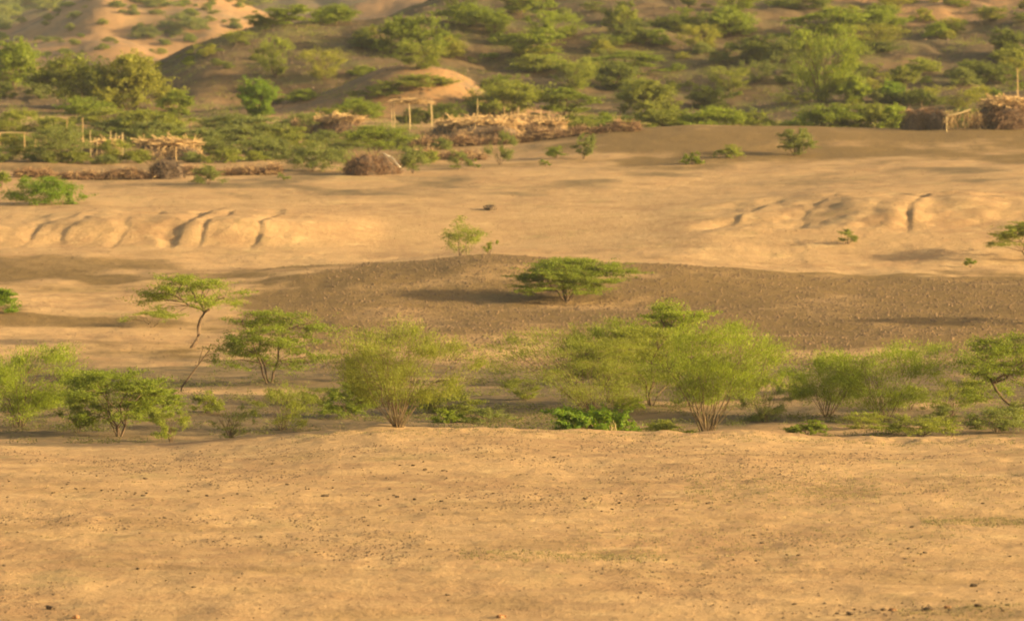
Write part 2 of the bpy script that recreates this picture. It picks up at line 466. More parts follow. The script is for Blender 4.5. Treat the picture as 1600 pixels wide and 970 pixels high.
    for k in range(stems):
        a = 2 * math.pi * (k + rng.uniform(-.3, .3)) / stems
        if style == 'umbrella': rad = rng.uniform(.30, .62); zt = rng.uniform(.70, .86) * h
        elif style == 'vase': rad = rng.uniform(.15, .8); zt = rng.uniform(.55, .88) * h
        else: rad = rng.uniform(.2, .6); zt = rng.uniform(.4, .75) * h
        tgt = np.array([math.cos(a) * rad * w / 2 + ox * w * zt / h, math.sin(a) * rad * d / 2, zt])
        b0 = np.array([math.cos(a), math.sin(a), 0]) * r0 * (4.5 if style == 'vase' else 1.2) * rng.uniform(.4, 1.2)
        tt = np.linspace(0, 1, 7)[:, None]
        bow = rng.uniform(.05, .22)
        P_ = b0 * (1 - tt) + tgt * tt
        P_[:, :2] *= (1 - bow * np.sin(tt * math.pi))
        P_ += rng.normal(size=P_.shape) * np.array([.022 * w, .022 * w, .012 * h]) * np.sin(tt * math.pi)
        P_[0, 2] = -.12
        if fork: P_ = P_ + (fk0 * (1 - tt)) ; P_[0] = fk0
        rr0 = r0 * rng.uniform(.6, 1.05) * (.55 if style == 'vase' else 1.0)
        polys.append((P_, np.linspace(rr0, rr0 * .3, 7))); pts.append(P_[2:])
    pts = np.concatenate(pts)
    if twig:
        for c in C:
            dd = np.linalg.norm(pts - c, axis=1) + 2.0 * np.maximum(pts[:, 2] - c[2], 0)
            p = pts[np.argmin(dd)]
            mid = (p + c) / 2 + rng.normal(size=3) * .03 * w; mid[2] += .03 * h
            polys.append((np.array([p, mid, c]), np.array([.30, .2, .1]) * r0 * .8))
            for f in range(3):
                e = c + fing[0, f] * sz[0] * 1.0
                polys.append((np.array([c, (c + e) / 2, e]), np.array([.12, .09, .05]) * r0))
    if style == 'vase':                                                  # thin straight rods between the stems
        for _ in range(int(stems * 1.3)):
            a = rng.uniform(0, 2 * math.pi); q = rng.uniform(.1, .95); zt = rng.uniform(.5, .97) * h
            e = np.array([math.cos(a) * q * w * .46 + ox * w * zt / h, math.sin(a) * q * d * .46, zt]); b0 = np.array([math.cos(a), math.sin(a), 0]) * r0 * 2.2 * q
            m_ = b0 * .45 + e * .55 + rng.normal(size=3) * .025 * w; b0[2] = -.1
            polys.append((np.array([b0, m_, e]), np.array([.45, .3, .14]) * r0))
    trunk = tubes(polys, 5)
    return trunk, crown

LEAVES = {'bright': (0.215, 0.270, 0.016), 'lush': (0.130, 0.225, 0.008), 'olive': (0.215, 0.230, 0.028), 'yellow': (0.28, 0.260, 0.03),
          'dark': (0.115, 0.140, 0.022), 'green': (0.160, 0.205, 0.015), 'grey': (0.165, 0.185, 0.046), 'pale': (0.24, 0.270, 0.032), 'deep': (0.065, 0.08, 0.018)}

def pxsize(D, w, h): return w * D / F, h * D / F

SEED = [100]
def plant(name, label, cat, x, y, w, h, style, col, D=None, group=None, bark=None, **k):
    """x, y: foot; w, h: size in photograph pixels, turned into metres at its distance"""
    SEED[0] += 1
    if D is None: X, Y, Z = hit(x, y)
    else:
        X = (x - 800) / F * D; Y = D; Z = float(height(X, D))
        y = y if y else 0
    W, H = pxsize(Y, w, h)
    (tv, tf), (cv, cf) = plant_geo(k.pop('seed', SEED[0]), W, H, style, **k)
    r = thing(name, (X, Y, Z), label, cat, group)
    put('trunk', mesh_from('trunk', tv, tf, bark or M_BARK, True), r)  # one mesh of every stem, rod and twig of the plant
    c = put('crown', mesh_from('crown', cv, cf, M_LEAF), r)
    c.color = LEAVES[col] + (1,)
    return r

# ------------------------------------------------------------------ the land
def build_land():
    uo = np.geomspace(.125, 1.6, 34)
    u = np.concatenate([-uo[::-1], np.arange(-.1245, .1246, .0005), uo])
    D = np.concatenate([np.linspace(-70, 110, 46)[:-1], np.arange(110, 215, .38), np.arange(215, 386, .75), np.arange(386, 416, .35), np.arange(416, 545, .9),
                        np.arange(545, 840, 1.1), np.arange(840, 1560, 6.0), np.arange(1560, 2520, 22.0)])
    UU, DD = np.meshgrid(u, D)
    XX = UU * np.maximum(DD, 60 + .3 * DD)
    ZZ = height(XX, DD)
    px = to_px(XX, DD)
    nb = fbm(XX / 7.0, DD / 9.0, 51, 4); ns = fbm(XX / 2.2, DD / 3.0, 52, 3); nB = fbm(XX / 26.0, DD / 32.0, 53, 4)
    pn = px + 70 * nb; Dn = DD + 5 * nb
    Dm = DD + 11 * nb + 5 * ns
    grav = (.5 * (.6 + .8 * nb) + (1 - .5) * sstep(270, 480, pn + 60 * ns)) * band(Dm, 256, 296, 358, 372) * (1.02 + .10 * ns)
    grav = grav + .62 * band(Dn, 346, 352, 376, 384) * (1 - sstep(190, 330, pn))
    grav = grav + band(Dn, 462, 486, 560, 570) * (.42 + .50 * sstep(850, 1020, pn) + .26 * (1 - sstep(600, 760, pn)) * sstep(488, 500, Dn)) * (1 + .45 * nb)
    grav = grav + .35 * band(DD, 300, 306, 330, 336) * (1 - sstep(150, 400, pn)) * sstep(-.1, .5, nb)
    grav = grav + .34 * sstep(.05, 1.0, fbm(XX / 4.0, DD / 2.6, 61, 5)) * band(DD, 118, 128, 190, 200)
    grav = grav + .22 * sstep(-.3, .6, fbm(XX / 6.0, DD / 8.0, 63, 4)) * band(DD, 400, 430, 460, 480)
    wash = band(DD, 203, 207, 258, 292) * (.85 + .6 * nb)
    wash = wash + .45 * band(Dn, 428, 440, 478, 490) * (.5 + nb)
    hillz = sstep(578, 596, Dn) * (1 - sstep(860, 980, DD))
    redn = sstep(.35, .85, nB + .35 * nb)
    foot = band(DD, 575, 585, 648, 668) * (1 - sstep(480, 560, pn)) * .38 * (.6 + .6 * nb)
    knoll = np.exp(-(((XX + 12.0) / 17.0) ** 2 + ((DD - 600) / 17.0) ** 2) ** 2)
    dome = band(DD, 618, 630, 690, 705) * band(pn, 215, 240, 540, 600)
    redn = redn * (1 - .8 * dome)
    topr = sstep(1330, 1450, pn) * band(DD, 688, 696, 745, 770)
    red = np.clip(hillz * redn * .28 + np.clip(foot, 0, 1) + 1.2 * knoll + topr, 0, 1)
    red = np.maximum(red, .35 * band(Dn, 540, 556, 575, 590))
    red = np.maximum(red, band(DD, 508, 514, 536, 545) * .45 * band(px, 560, 640, 980, 1040))
    far = sstep(900, 1050, DD)
    dark = hillz * .95 + far * np.clip(sstep(.0, .7, fbm(XX / 60.0, DD / 90.0, 55, 4)) * .8, 0, 1) + sstep(1500, 1700, DD) * 1.0
    red = np.maximum(red, far * (1 - sstep(1500, 1700, DD)) * (.75 + .25 * nB))
    ok = np.stack([np.clip(a, 0, 1) for a in (grav, red, dark, wash)], -1)
    R, Cn = DD.shape
    split = int(np.searchsorted(D, 560.0))
    def part(name, r0, r1):
        n = r1 - r0
        V = np.stack([XX[r0:r1], DD[r0:r1], ZZ[r0:r1]], -1).reshape(-1, 3)
        i = (np.arange(n - 1)[:, None] * Cn + np.arange(Cn - 1)[None, :])
        Fq = np.stack([i, i + 1, i + Cn + 1, i + Cn], -1).reshape(-1, 4)
        me = mesh_from(name, V, Fq, M_GROUND, True)
        a = me.attributes.new('soil', 'FLOAT_COLOR', 'POINT')
        a.data.foreach_set('color', ok[r0:r1].reshape(-1, 4).astype(np.float32).ravel())
        o = put(name, me); o['kind'] = 'structure'
        return o
    part('ground', 0, split + 1)
    part('hills', split, R)
build_land()

# haze: one closed box of thin warm dust round everything
def build_haze():
    m, nt, out = new_mat('haze')
    v = nt.nodes.new('ShaderNodeVolumePrincipled')
    v.inputs['Color'].default_value = (0.84, 0.84, 0.82, 1)
    v.inputs['Density'].default_value = 0.00006
    v.inputs['Anisotropy'].default_value = 0.2
    nt.links.new(v.outputs[0], out.inputs['Volume'])
    x, y0, y1, z0, z1 = 4200.0, -300.0, 2700.0, -30.0, 125.0
    V = [(-x, y0, z0), (x, y0, z0), (x, y1, z0), (-x, y1, z0), (-x, y0, z1), (x, y0, z1), (x, y1, z1), (-x, y1, z1)]
    Fq = [(3, 2, 1, 0), (4, 5, 6, 7), (0, 1, 5, 4), (1, 2, 6, 5), (2, 3, 7, 6), (3, 0, 4, 7)]
    o = put('haze', mesh_from('haze', V, Fq, m)); o['kind'] = 'stuff'
build_haze()

# ------------------------------------------------------------------ trees and bushes of the wash and the gravel rise
T, B = 'acacia_tree', 'bush'
TR, BU = 'tree', 'bush'
plant(T, 'flat topped green acacia whose bare trunk leans up from the sand beside a rounder acacia', TR, 297, 543, 180, 112, 'umbrella', 'bright', ox=.03, n=6800, clusters=46, stems=4, r0=.10, thick=.22, leaf=.10, fork=(.13, .50))
plant(T, 'round crowned acacia on two bare trunks forming a V, casting shade on pale sand', TR, 421, 598, 188, 116, 'umbrella', 'green', n=10500, clusters=70, stems=3, r0=.085, thick=.60, leaf=.10, seed=7)
plant(T, 'small spindly acacia with thin pale foliage standing behind the crest of the brown rise', TR, 718, 401, 76, 62, 'round', 'pale', D=360, n=2000, clusters=30, stems=2, loose=1.2, ox=.1, r0=.06, leaf=.11)
plant(T, 'lone dark green umbrella acacia on the brown gravel rise with a long shadow', TR, 886, 471, 178, 66, 'umbrella', 'green', n=23000, clusters=115, stems=8, r0=.07, thick=.58, leaf=.11, seed=21)
plant(T, 'olive umbrella acacia cut by the frame edge below the eroded bank', TR, 1606, 408, 122, 60, 'umbrella', 'olive', n=6000, clusters=40, stems=4, r0=.09, thick=.3, leaf=.12)
plant(B, 'bright green bush end poking in at the frame edge beside the gravel rise', BU, -22, 488, 96, 40, 'low', 'lush', n=5000, clusters=30, stems=4, leaf=.11)
plant(T, 'airy light green acacia with Y shaped stems at the corner of the tree line', TR, 32, 668, 190, 120, 'vase', 'bright', n=11000, clusters=60, stems=6, base=.42, r0=.055, leaf=.09)
plant(T, 'broad dark umbrella acacia with many splayed stems beside the airy light green acacia', TR, 186, 682, 186, 108, 'umbrella', 'green', n=12500, clusters=76, stems=9, r0=.05, thick=.55, leaf=.09)
plant(T, 'little dark crowned acacia under the bare leaning branch', TR, 248, 655, 82, 50, 'umbrella', 'green', n=3600, clusters=26, stems=3, r0=.06, thick=.6, leaf=.09, fork=(.12, .35))
plant(B, 'wispy pale green bush in front of the little dark acacia, near the sandy crest', BU, 266, 698, 66, 50, 'vase', 'pale', D=206.5, n=2500, clusters=24, stems=7, base=.1, r0=.02, leaf=.08)
plant(B, 'wispy pale green bush between the airy acacia and the broad umbrella acacia', BU, 122, 676, 58, 62, 'vase', 'pale', n=2200, clusters=22, stems=6, base=.2, r0=.02, leaf=.08)
plant(B, 'thin see-through bush of fine stems between the V trunked acacia and the sandy crest', BU, 442, 672, 106, 72, 'vase', 'olive', n=3000, clusters=34, stems=9, base=.2, r0=.025, leaf=.08)
plant(B, 'nearly leafless grey twig bush left of the thin see-through bush', BU, 362, 684, 82, 52, 'vase', 'grey', n=800, clusters=26, stems=10, base=.1, r0=.022, leaf=.08)
plant(B, 'low dense green bush at the side of the big fan shaped bush', BU, 546, 663, 98, 54, 'low', 'green', D=224, n=5200, clusters=34, stems=6, r0=.03, leaf=.09)
plant(B, 'big airy fan shaped bush with reddish stems rising straight from the sandy crest', BU, 622, 667, 236, 158, 'vase', 'olive', n=14000, clusters=100, stems=14, base=.56, r0=.045, seed=331, leaf=.085, bark=M_PALEBARK, spread=.10)
plant(B, 'low grey green bush in the shade behind the fan shaped bush', BU, 692, 656, 112, 44, 'low', 'olive', D=226, n=3800, clusters=26, stems=6, r0=.02, leaf=.09)
plant(B, 'loose spreading bush with drooping sprays behind the yellow stalked shrub', BU, 925, 655, 285, 120, 'vase', 'olive', D=228, n=10500, clusters=74, stems=11, base=.34, ox=-.14, r0=.045, leaf=.09)
plant(B, 'tall green bush with a tight dark crown above the yellow stalked shrub', BU, 955, 645, 175, 130, 'vase', 'green', D=233, n=11000, clusters=52, stems=7, base=.36, r0=.05, leaf=.09)
plant('shrub', 'lush broad leaved shrub with yellow stalks at the sandy crest', 'shrub', 918, 675, 132, 52, 'low', 'lush', D=212, n=3600, clusters=34, stems=16, r0=.025, leaf=.17, bark=M_PALEPOLE)
plant(T, 'acacia on one short dark trunk between the tall bush and the great fan stemmed tree', TR, 1016, 634, 205, 124, 'umbrella', 'olive', n=11000, clusters=74, stems=5, r0=.06, thick=.55, leaf=.09)
plant(T, 'tallest bright green crown showing over the top of the central trees', TR, 1058, 606, 172, 128, 'umbrella', 'bright', D=250, n=9500, clusters=60, stems=4, r0=.08, thick=.75, leaf=.10)
plant(T, 'great fan stemmed tree with a wide hazy crown and bare stems at the crest', TR, 1106, 675, 240, 164, 'vase', 'bright', D=213, n=16000, clusters=104, stems=14, base=.70, ox=.05, r0=.055, seed=332, leaf=.085, bark=M_PALEBARK, spread=.11)
plant(B, 'low green scrub at the foot of the great fan stemmed tree', BU, 1036, 674, 104, 22, 'low', 'olive', D=214, n=2200, clusters=24, stems=6, r0=.015, leaf=.08)
plant(B, 'thin wispy grey green bush in front of a pale bare patch beside the great tree', BU, 1196, 655, 86, 70, 'vase', 'grey', D=222, n=2600, clusters=28, stems=8, base=.1, r0=.025, leaf=.08)
plant(B, 'airy bush on thin bare stems, first of the pair beyond the great tree', BU, 1292, 652, 160, 104, 'vase', 'bright', n=7500, clusters=46, stems=12, base=.36, r0=.03, leaf=.085)
plant(B, 'wide light green bush with a ragged crown, second of the pair beyond the great tree', BU, 1384, 668, 225, 120, 'vase', 'bright', D=222, n=10000, clusters=72, stems=12, base=.30, r0=.03, leaf=.085)
plant(B, 'dark green hummock of scrub at the crest below the airy stemmed bush', BU, 1262, 676, 66, 24, 'low', 'green', D=213, n=2400, clusters=20, stems=5, r0=.015, leaf=.08)
plant(T, 'acacia with a long leaning trunk and spread crown cut by the frame edge', TR, 1592, 658, 205, 142, 'umbrella', 'green', n=9500, clusters=62, stems=5, r0=.065, thick=.55, ox=-.06, leaf=.09, fork=(-.2, .42))
plant(B, 'brownish low scrub along the crest under the leaning acacia', BU, 1560, 684, 120, 46, 'low', 'grey', D=214, n=3600, clusters=30, stems=9, r0=.02, leaf=.08)
plant(B, 'straggly low scrub in the shade below the wide light green bush', BU, 1440, 686, 130, 34, 'low', 'olive', D=212, n=3000, clusters=28, stems=9, r0=.02, leaf=.08)
plant(B, 'sparse twiggy bush between the wide light bush and the leaning acacia', BU, 1490, 664, 90, 64, 'vase', 'olive', D=224, n=2000, clusters=28, stems=9, base=.2, r0=.02, leaf=.08)
plant(B, 'tiny green bush alone on the sand below the eroded bank', BU, 1324, 382, 44, 23, 'vase', 'grey', n=700, clusters=14, stems=5, base=.2, r0=.03, leaf=.13)
plant(B, 'very small dark tuft on the sand near the olive umbrella acacia', BU, 1516, 418, 22, 15, 'low', 'green', n=350, clusters=8, stems=3, r0=.02, leaf=.12)
plant(B, 'tiny ragged bush standing on the crest beside the small spindly acacia', BU, 764, 402, 30, 22, 'vase', 'pale', D=359, n=380, clusters=9, stems=4, r0=.025, leaf=.11)
# wispy side branch of the flat topped acacia, built as a separate small plant
plant(B, 'wispy low side branch of the flat topped leaning acacia, built as a separate plant', BU, 238, 512, 90, 26, 'umbrella', 'pale', n=1100, clusters=16, stems=4, r0=.03, leaf=.10)
# trees just beyond the frame whose shadows fall into it
plant(T, 'acacia standing just outside the frame and shading the gravel rise', TR, 1725, 508, 190, 88, 'umbrella', 'green', n=7000, clusters=44, stems=5, r0=.09, thick=.4, leaf=.12)
plant(B, 'low bush just outside the frame shading the near sand', BU, 1740, 816, 150, 26, 'low', 'olive', n=2500, clusters=24, stems=5, r0=.02, leaf=.09)
plant(B, 'small bush just outside the frame shading the sand below the tree line', BU, 1720, 746, 120, 30, 'low', 'olive', n=2500, clusters=24, stems=5, r0=.02, leaf=.09)

WASH = ((320, 660, 60, 34), (500, 650, 60, 30), (760, 668, 80, 26), (700, 668, 60, 22), (820, 640, 70, 36), (880, 610, 70, 34), (1150, 640, 66, 40), (1236, 640, 60, 46), (1320, 640, 70, 44), (1425, 655, 80, 40), (1470, 672, 90, 34), (1540, 640, 80, 44),
        (560, 625, 60, 24), (70, 655, 60, 30), (1080, 650, 70, 30), (980, 655, 60, 26), (1350, 678, 90, 24), (1590, 672, 70, 40))
for k, (x, y, w, h) in enumerate(WASH):
    plant(B, 'low straggly bush among the many filling the hollow under the tree line', BU, x, y, w, h, ('low', 'vase', 'low')[k % 3], ('olive', 'pale', 'grey', 'bright')[k % 4],
          D=226 - (y - 660) * .55 if y > 600 else None, n=1500, clusters=22, stems=7, r0=.016, leaf=.085, base=.1, group='low straggly bushes in the hollow')

# the bare leaning branch by the little dark acacia
def bare_branch():
    X, Y, Z = hit(284, 612)
    s = Y / F
    r = thing('bare_branch', (X, Y, Z), 'bare leaning branch with a forked tip between the little dark and V trunked acacias', 'branch')
    P = np.array([[-3, 0, -8], [0, 0, 8], [14, 0, 26], [26, 1, 42], [36, 2, 56], [44, 0, 66]]) * s
    put('limb', mesh_from('limb', *tubes([(P, np.array([.06, .055, .05, .04, .03, .02]))], 6), M_BARK, True), r)
    tw = []
    for a, b, c in (((26, 1, 42), (30, 3, 58), (34, 4, 70)), ((36, 2, 56), (48, 0, 60), (60, -2, 60)), ((30, 1, 48), (44, 3, 52), (52, 5, 50))):
        tw.append((np.array([a, b, c]) * s, np.array([.02, .015, .008])))
    put('twig', mesh_from('twig', *tubes(tw, 4), M_BARK, True), r)
bare_branch()

# ------------------------------------------------------------------ shrubs of the plain (each its own) -------------
plant(B, 'dense grey green bush alone on the brown plain, largest of the three there', BU, 1242, 243, 62, 41, 'round', 'grey', n=3400, clusters=34, stems=4, r0=.06, leaf=.16)
plant(B, 'low flat bush in the middle of the three on the brown plain', BU, 1138, 247, 54, 22, 'low', 'olive', n=1500, clusters=20, stems=4, r0=.03, leaf=.15)
plant(B, 'small round dark bush, smallest of the three on the brown plain', BU, 1081, 257, 34, 22, 'low', 'green', n=1200, clusters=16, stems=4, r0=.03, leaf=.15)
plant(B, 'bright green leafy bush in front of the purplish brown hedge, above the eroded bank', BU, 76, 319, 112, 46, 'low', 'lush', n=5200, clusters=40, stems=8, r0=.03, leaf=.16)
plant(B, 'green bush cut by the frame edge behind the bright leafy bush', BU, 2, 294, 32, 34, 'low', 'green', n=1100, clusters=14, stems=4, r0=.03, leaf=.15)
plant(B, 'grey green bush at the end of the brown brush hedge', BU, 326, 288, 54, 30, 'low', 'grey', n=1700, clusters=18, stems=5, r0=.03, leaf=.15)
plant(B, 'tiny dark tuft on bare ground beside the wide grey green thicket', BU, 443, 282, 18, 14, 'low', 'grey', n=300, clusters=8, stems=3, r0=.02, leaf=.14)
plant(B, 'wide grey green thicket on the plain next to the brown brush hut', BU, 488, 268, 100, 50, 'low', 'grey', n=5200, clusters=44, stems=8, r0=.03, leaf=.16)
plant(T, 'dark flat crowned acacia right behind the brown brush hut with the white cloth', TR, 586, 250, 100, 54, 'umbrella', 'green', n=5200, clusters=38, stems=4, r0=.07, thick=.55, leaf=.16)
plant(B, 'upright grey green bush touching the brown brush hut', BU, 645, 271, 52, 46, 'round', 'grey', n=2800, clusters=28, stems=5, r0=.03, leaf=.15)
plant(B, 'thin upright bush on the plain below the brush fence', BU, 716, 265, 36, 34, 'round', 'grey', n=1100, clusters=18, stems=4, r0=.03, leaf=.14)
plant(B, 'tall ragged bush growing against the brush fence', BU, 781, 258, 46, 50, 'vase', 'grey', n=1900, clusters=22, stems=5, base=.1, r0=.03, leaf=.15)
plant(B, 'small flat bush between the ragged tall bush and the lone upright bush', BU, 868, 247, 40, 22, 'low', 'green', n=1000, clusters=14, stems=4, r0=.03, leaf=.14)
plant(B, 'lone upright bush standing at the end of the brush fence', BU, 912, 249, 38, 42, 'round', 'grey', n=1700, clusters=20, stems=4, r0=.04, leaf=.15)
plant(B, 'tiny green tuft in front of the small flat bush', BU, 852, 261, 20, 12, 'low', 'green', n=300, clusters=8, stems=3, r0=.02, leaf=.13)
plant(B, 'little grey bush low on the plain below the ragged tall bush', BU, 742, 263, 26, 14, 'low', 'grey', n=450, clusters=9, stems=3, r0=.02, leaf=.14)
plant(B, 'broad grey green bush by the pen of upright poles', BU, 96, 248, 116, 58, 'round', 'grey', n=6400, clusters=46, stems=7, r0=.05, leaf=.16, D=487)
plant(B, 'yellow green bush at the frame edge below the horizontal rail', BU, 14, 248, 56, 38, 'vase', 'yellow', n=1800, clusters=22, stems=6, base=.1, r0=.03, leaf=.15, D=489)
plant(B, 'olive green bush just beside the upright poles of the pen', BU, 178, 250, 66, 42, 'round', 'olive', n=2300, clusters=26, stems=6, r0=.03, leaf=.15, D=488)
plant(B, 'green bush behind the brush hedge next to the stick pile', BU, 394, 250, 80, 38, 'round', 'grey', n=3200, clusters=32, stems=6, r0=.04, leaf=.16, D=491)
plant(B, 'flat olive thicket at the frame edge above the horizontal rail', BU, 32, 208, 96, 36, 'low', 'olive', n=3600, clusters=34, stems=6, r0=.04, leaf=.18, D=548)

# ------------------------------------------------------------------ shrubs further off: kinds, then copies
KIND = {}
def make_kind(key, w, h, style, **k):
    (tv, tf), (cv, cf) = plant_geo(len(KIND) * 13 + 5, w, h, style, **k)
    KIND[key] = (w, h, mesh_from('trunk', tv, tf, M_BARK, True), mesh_from('crown', cv, cf, M_LEAF))
make_kind('umbA', 5, 3.4, 'umbrella', n=4200, clusters=44, stems=4, thick=.7, leaf=.19, dens=2.6, r0=.09)
make_kind('umbB', 5, 3.2, 'umbrella', n=3000, clusters=30, stems=5, thick=.55, leaf=.19, dens=2.6, r0=.08)
make_kind('vasA', 5, 4, 'vase', n=3400, clusters=42, stems=8, base=.2, leaf=.19, dens=2.6, r0=.06)
make_kind('vasB', 5, 4.2, 'vase', n=2400, clusters=40, stems=9, base=.15, leaf=.19, dens=2.6, r0=.05)
make_kind('rndA', 4, 4, 'round', n=6500, clusters=60, stems=4, leaf=.19, dens=2.6, r0=.09)
make_kind('rndB', 4, 3.4, 'round', n=3000, clusters=36, stems=5, leaf=.19, dens=2.6, r0=.07)
make_kind('domA', 5, 3.6, 'low', n=5200, clusters=52, stems=5, leaf=.19, dens=2.6, r0=.06, spread=.10)
make_kind('domB', 5, 3.2, 'low', n=4400, clusters=44, stems=6, leaf=.19, dens=2.6, r0=.06, spread=.13)
make_kind('lowA', 5, 2.0, 'low', n=3200, clusters=36, stems=5, leaf=.19, dens=2.6, r0=.05)
make_kind('lowB', 5, 2.2, 'low', n=2400, clusters=30, stems=6, leaf=.19, dens=2.6, r0=.05)
RND = random.Random(4)
def far_plant(name, cat, label, x, y, w, h, kind, col, D=None, group='shrubs growing over the hills'):
    if D is None: X, Y, Z = hit(x, y, 500.0)
    else: X, Y = (x - 800) / F * D, D; Z = float(height(X, D))
    W, H = pxsize(Y, w, h)
    kw, kh, tm, cm = KIND[kind]
    r = thing(name, (X, Y, Z - .05), label, cat, group, RND.uniform(0, 6.28), (W / kw, W / kw * .95, H / kh))
    t = put('trunk', tm, r); c = put('crown', cm, r)  # wood mesh holds all stems and twigs of the kind
    v = RND.uniform(.85, 1.15)
    c.color = tuple(a * v for a in LEAVES[col]) + (1,)
    return r

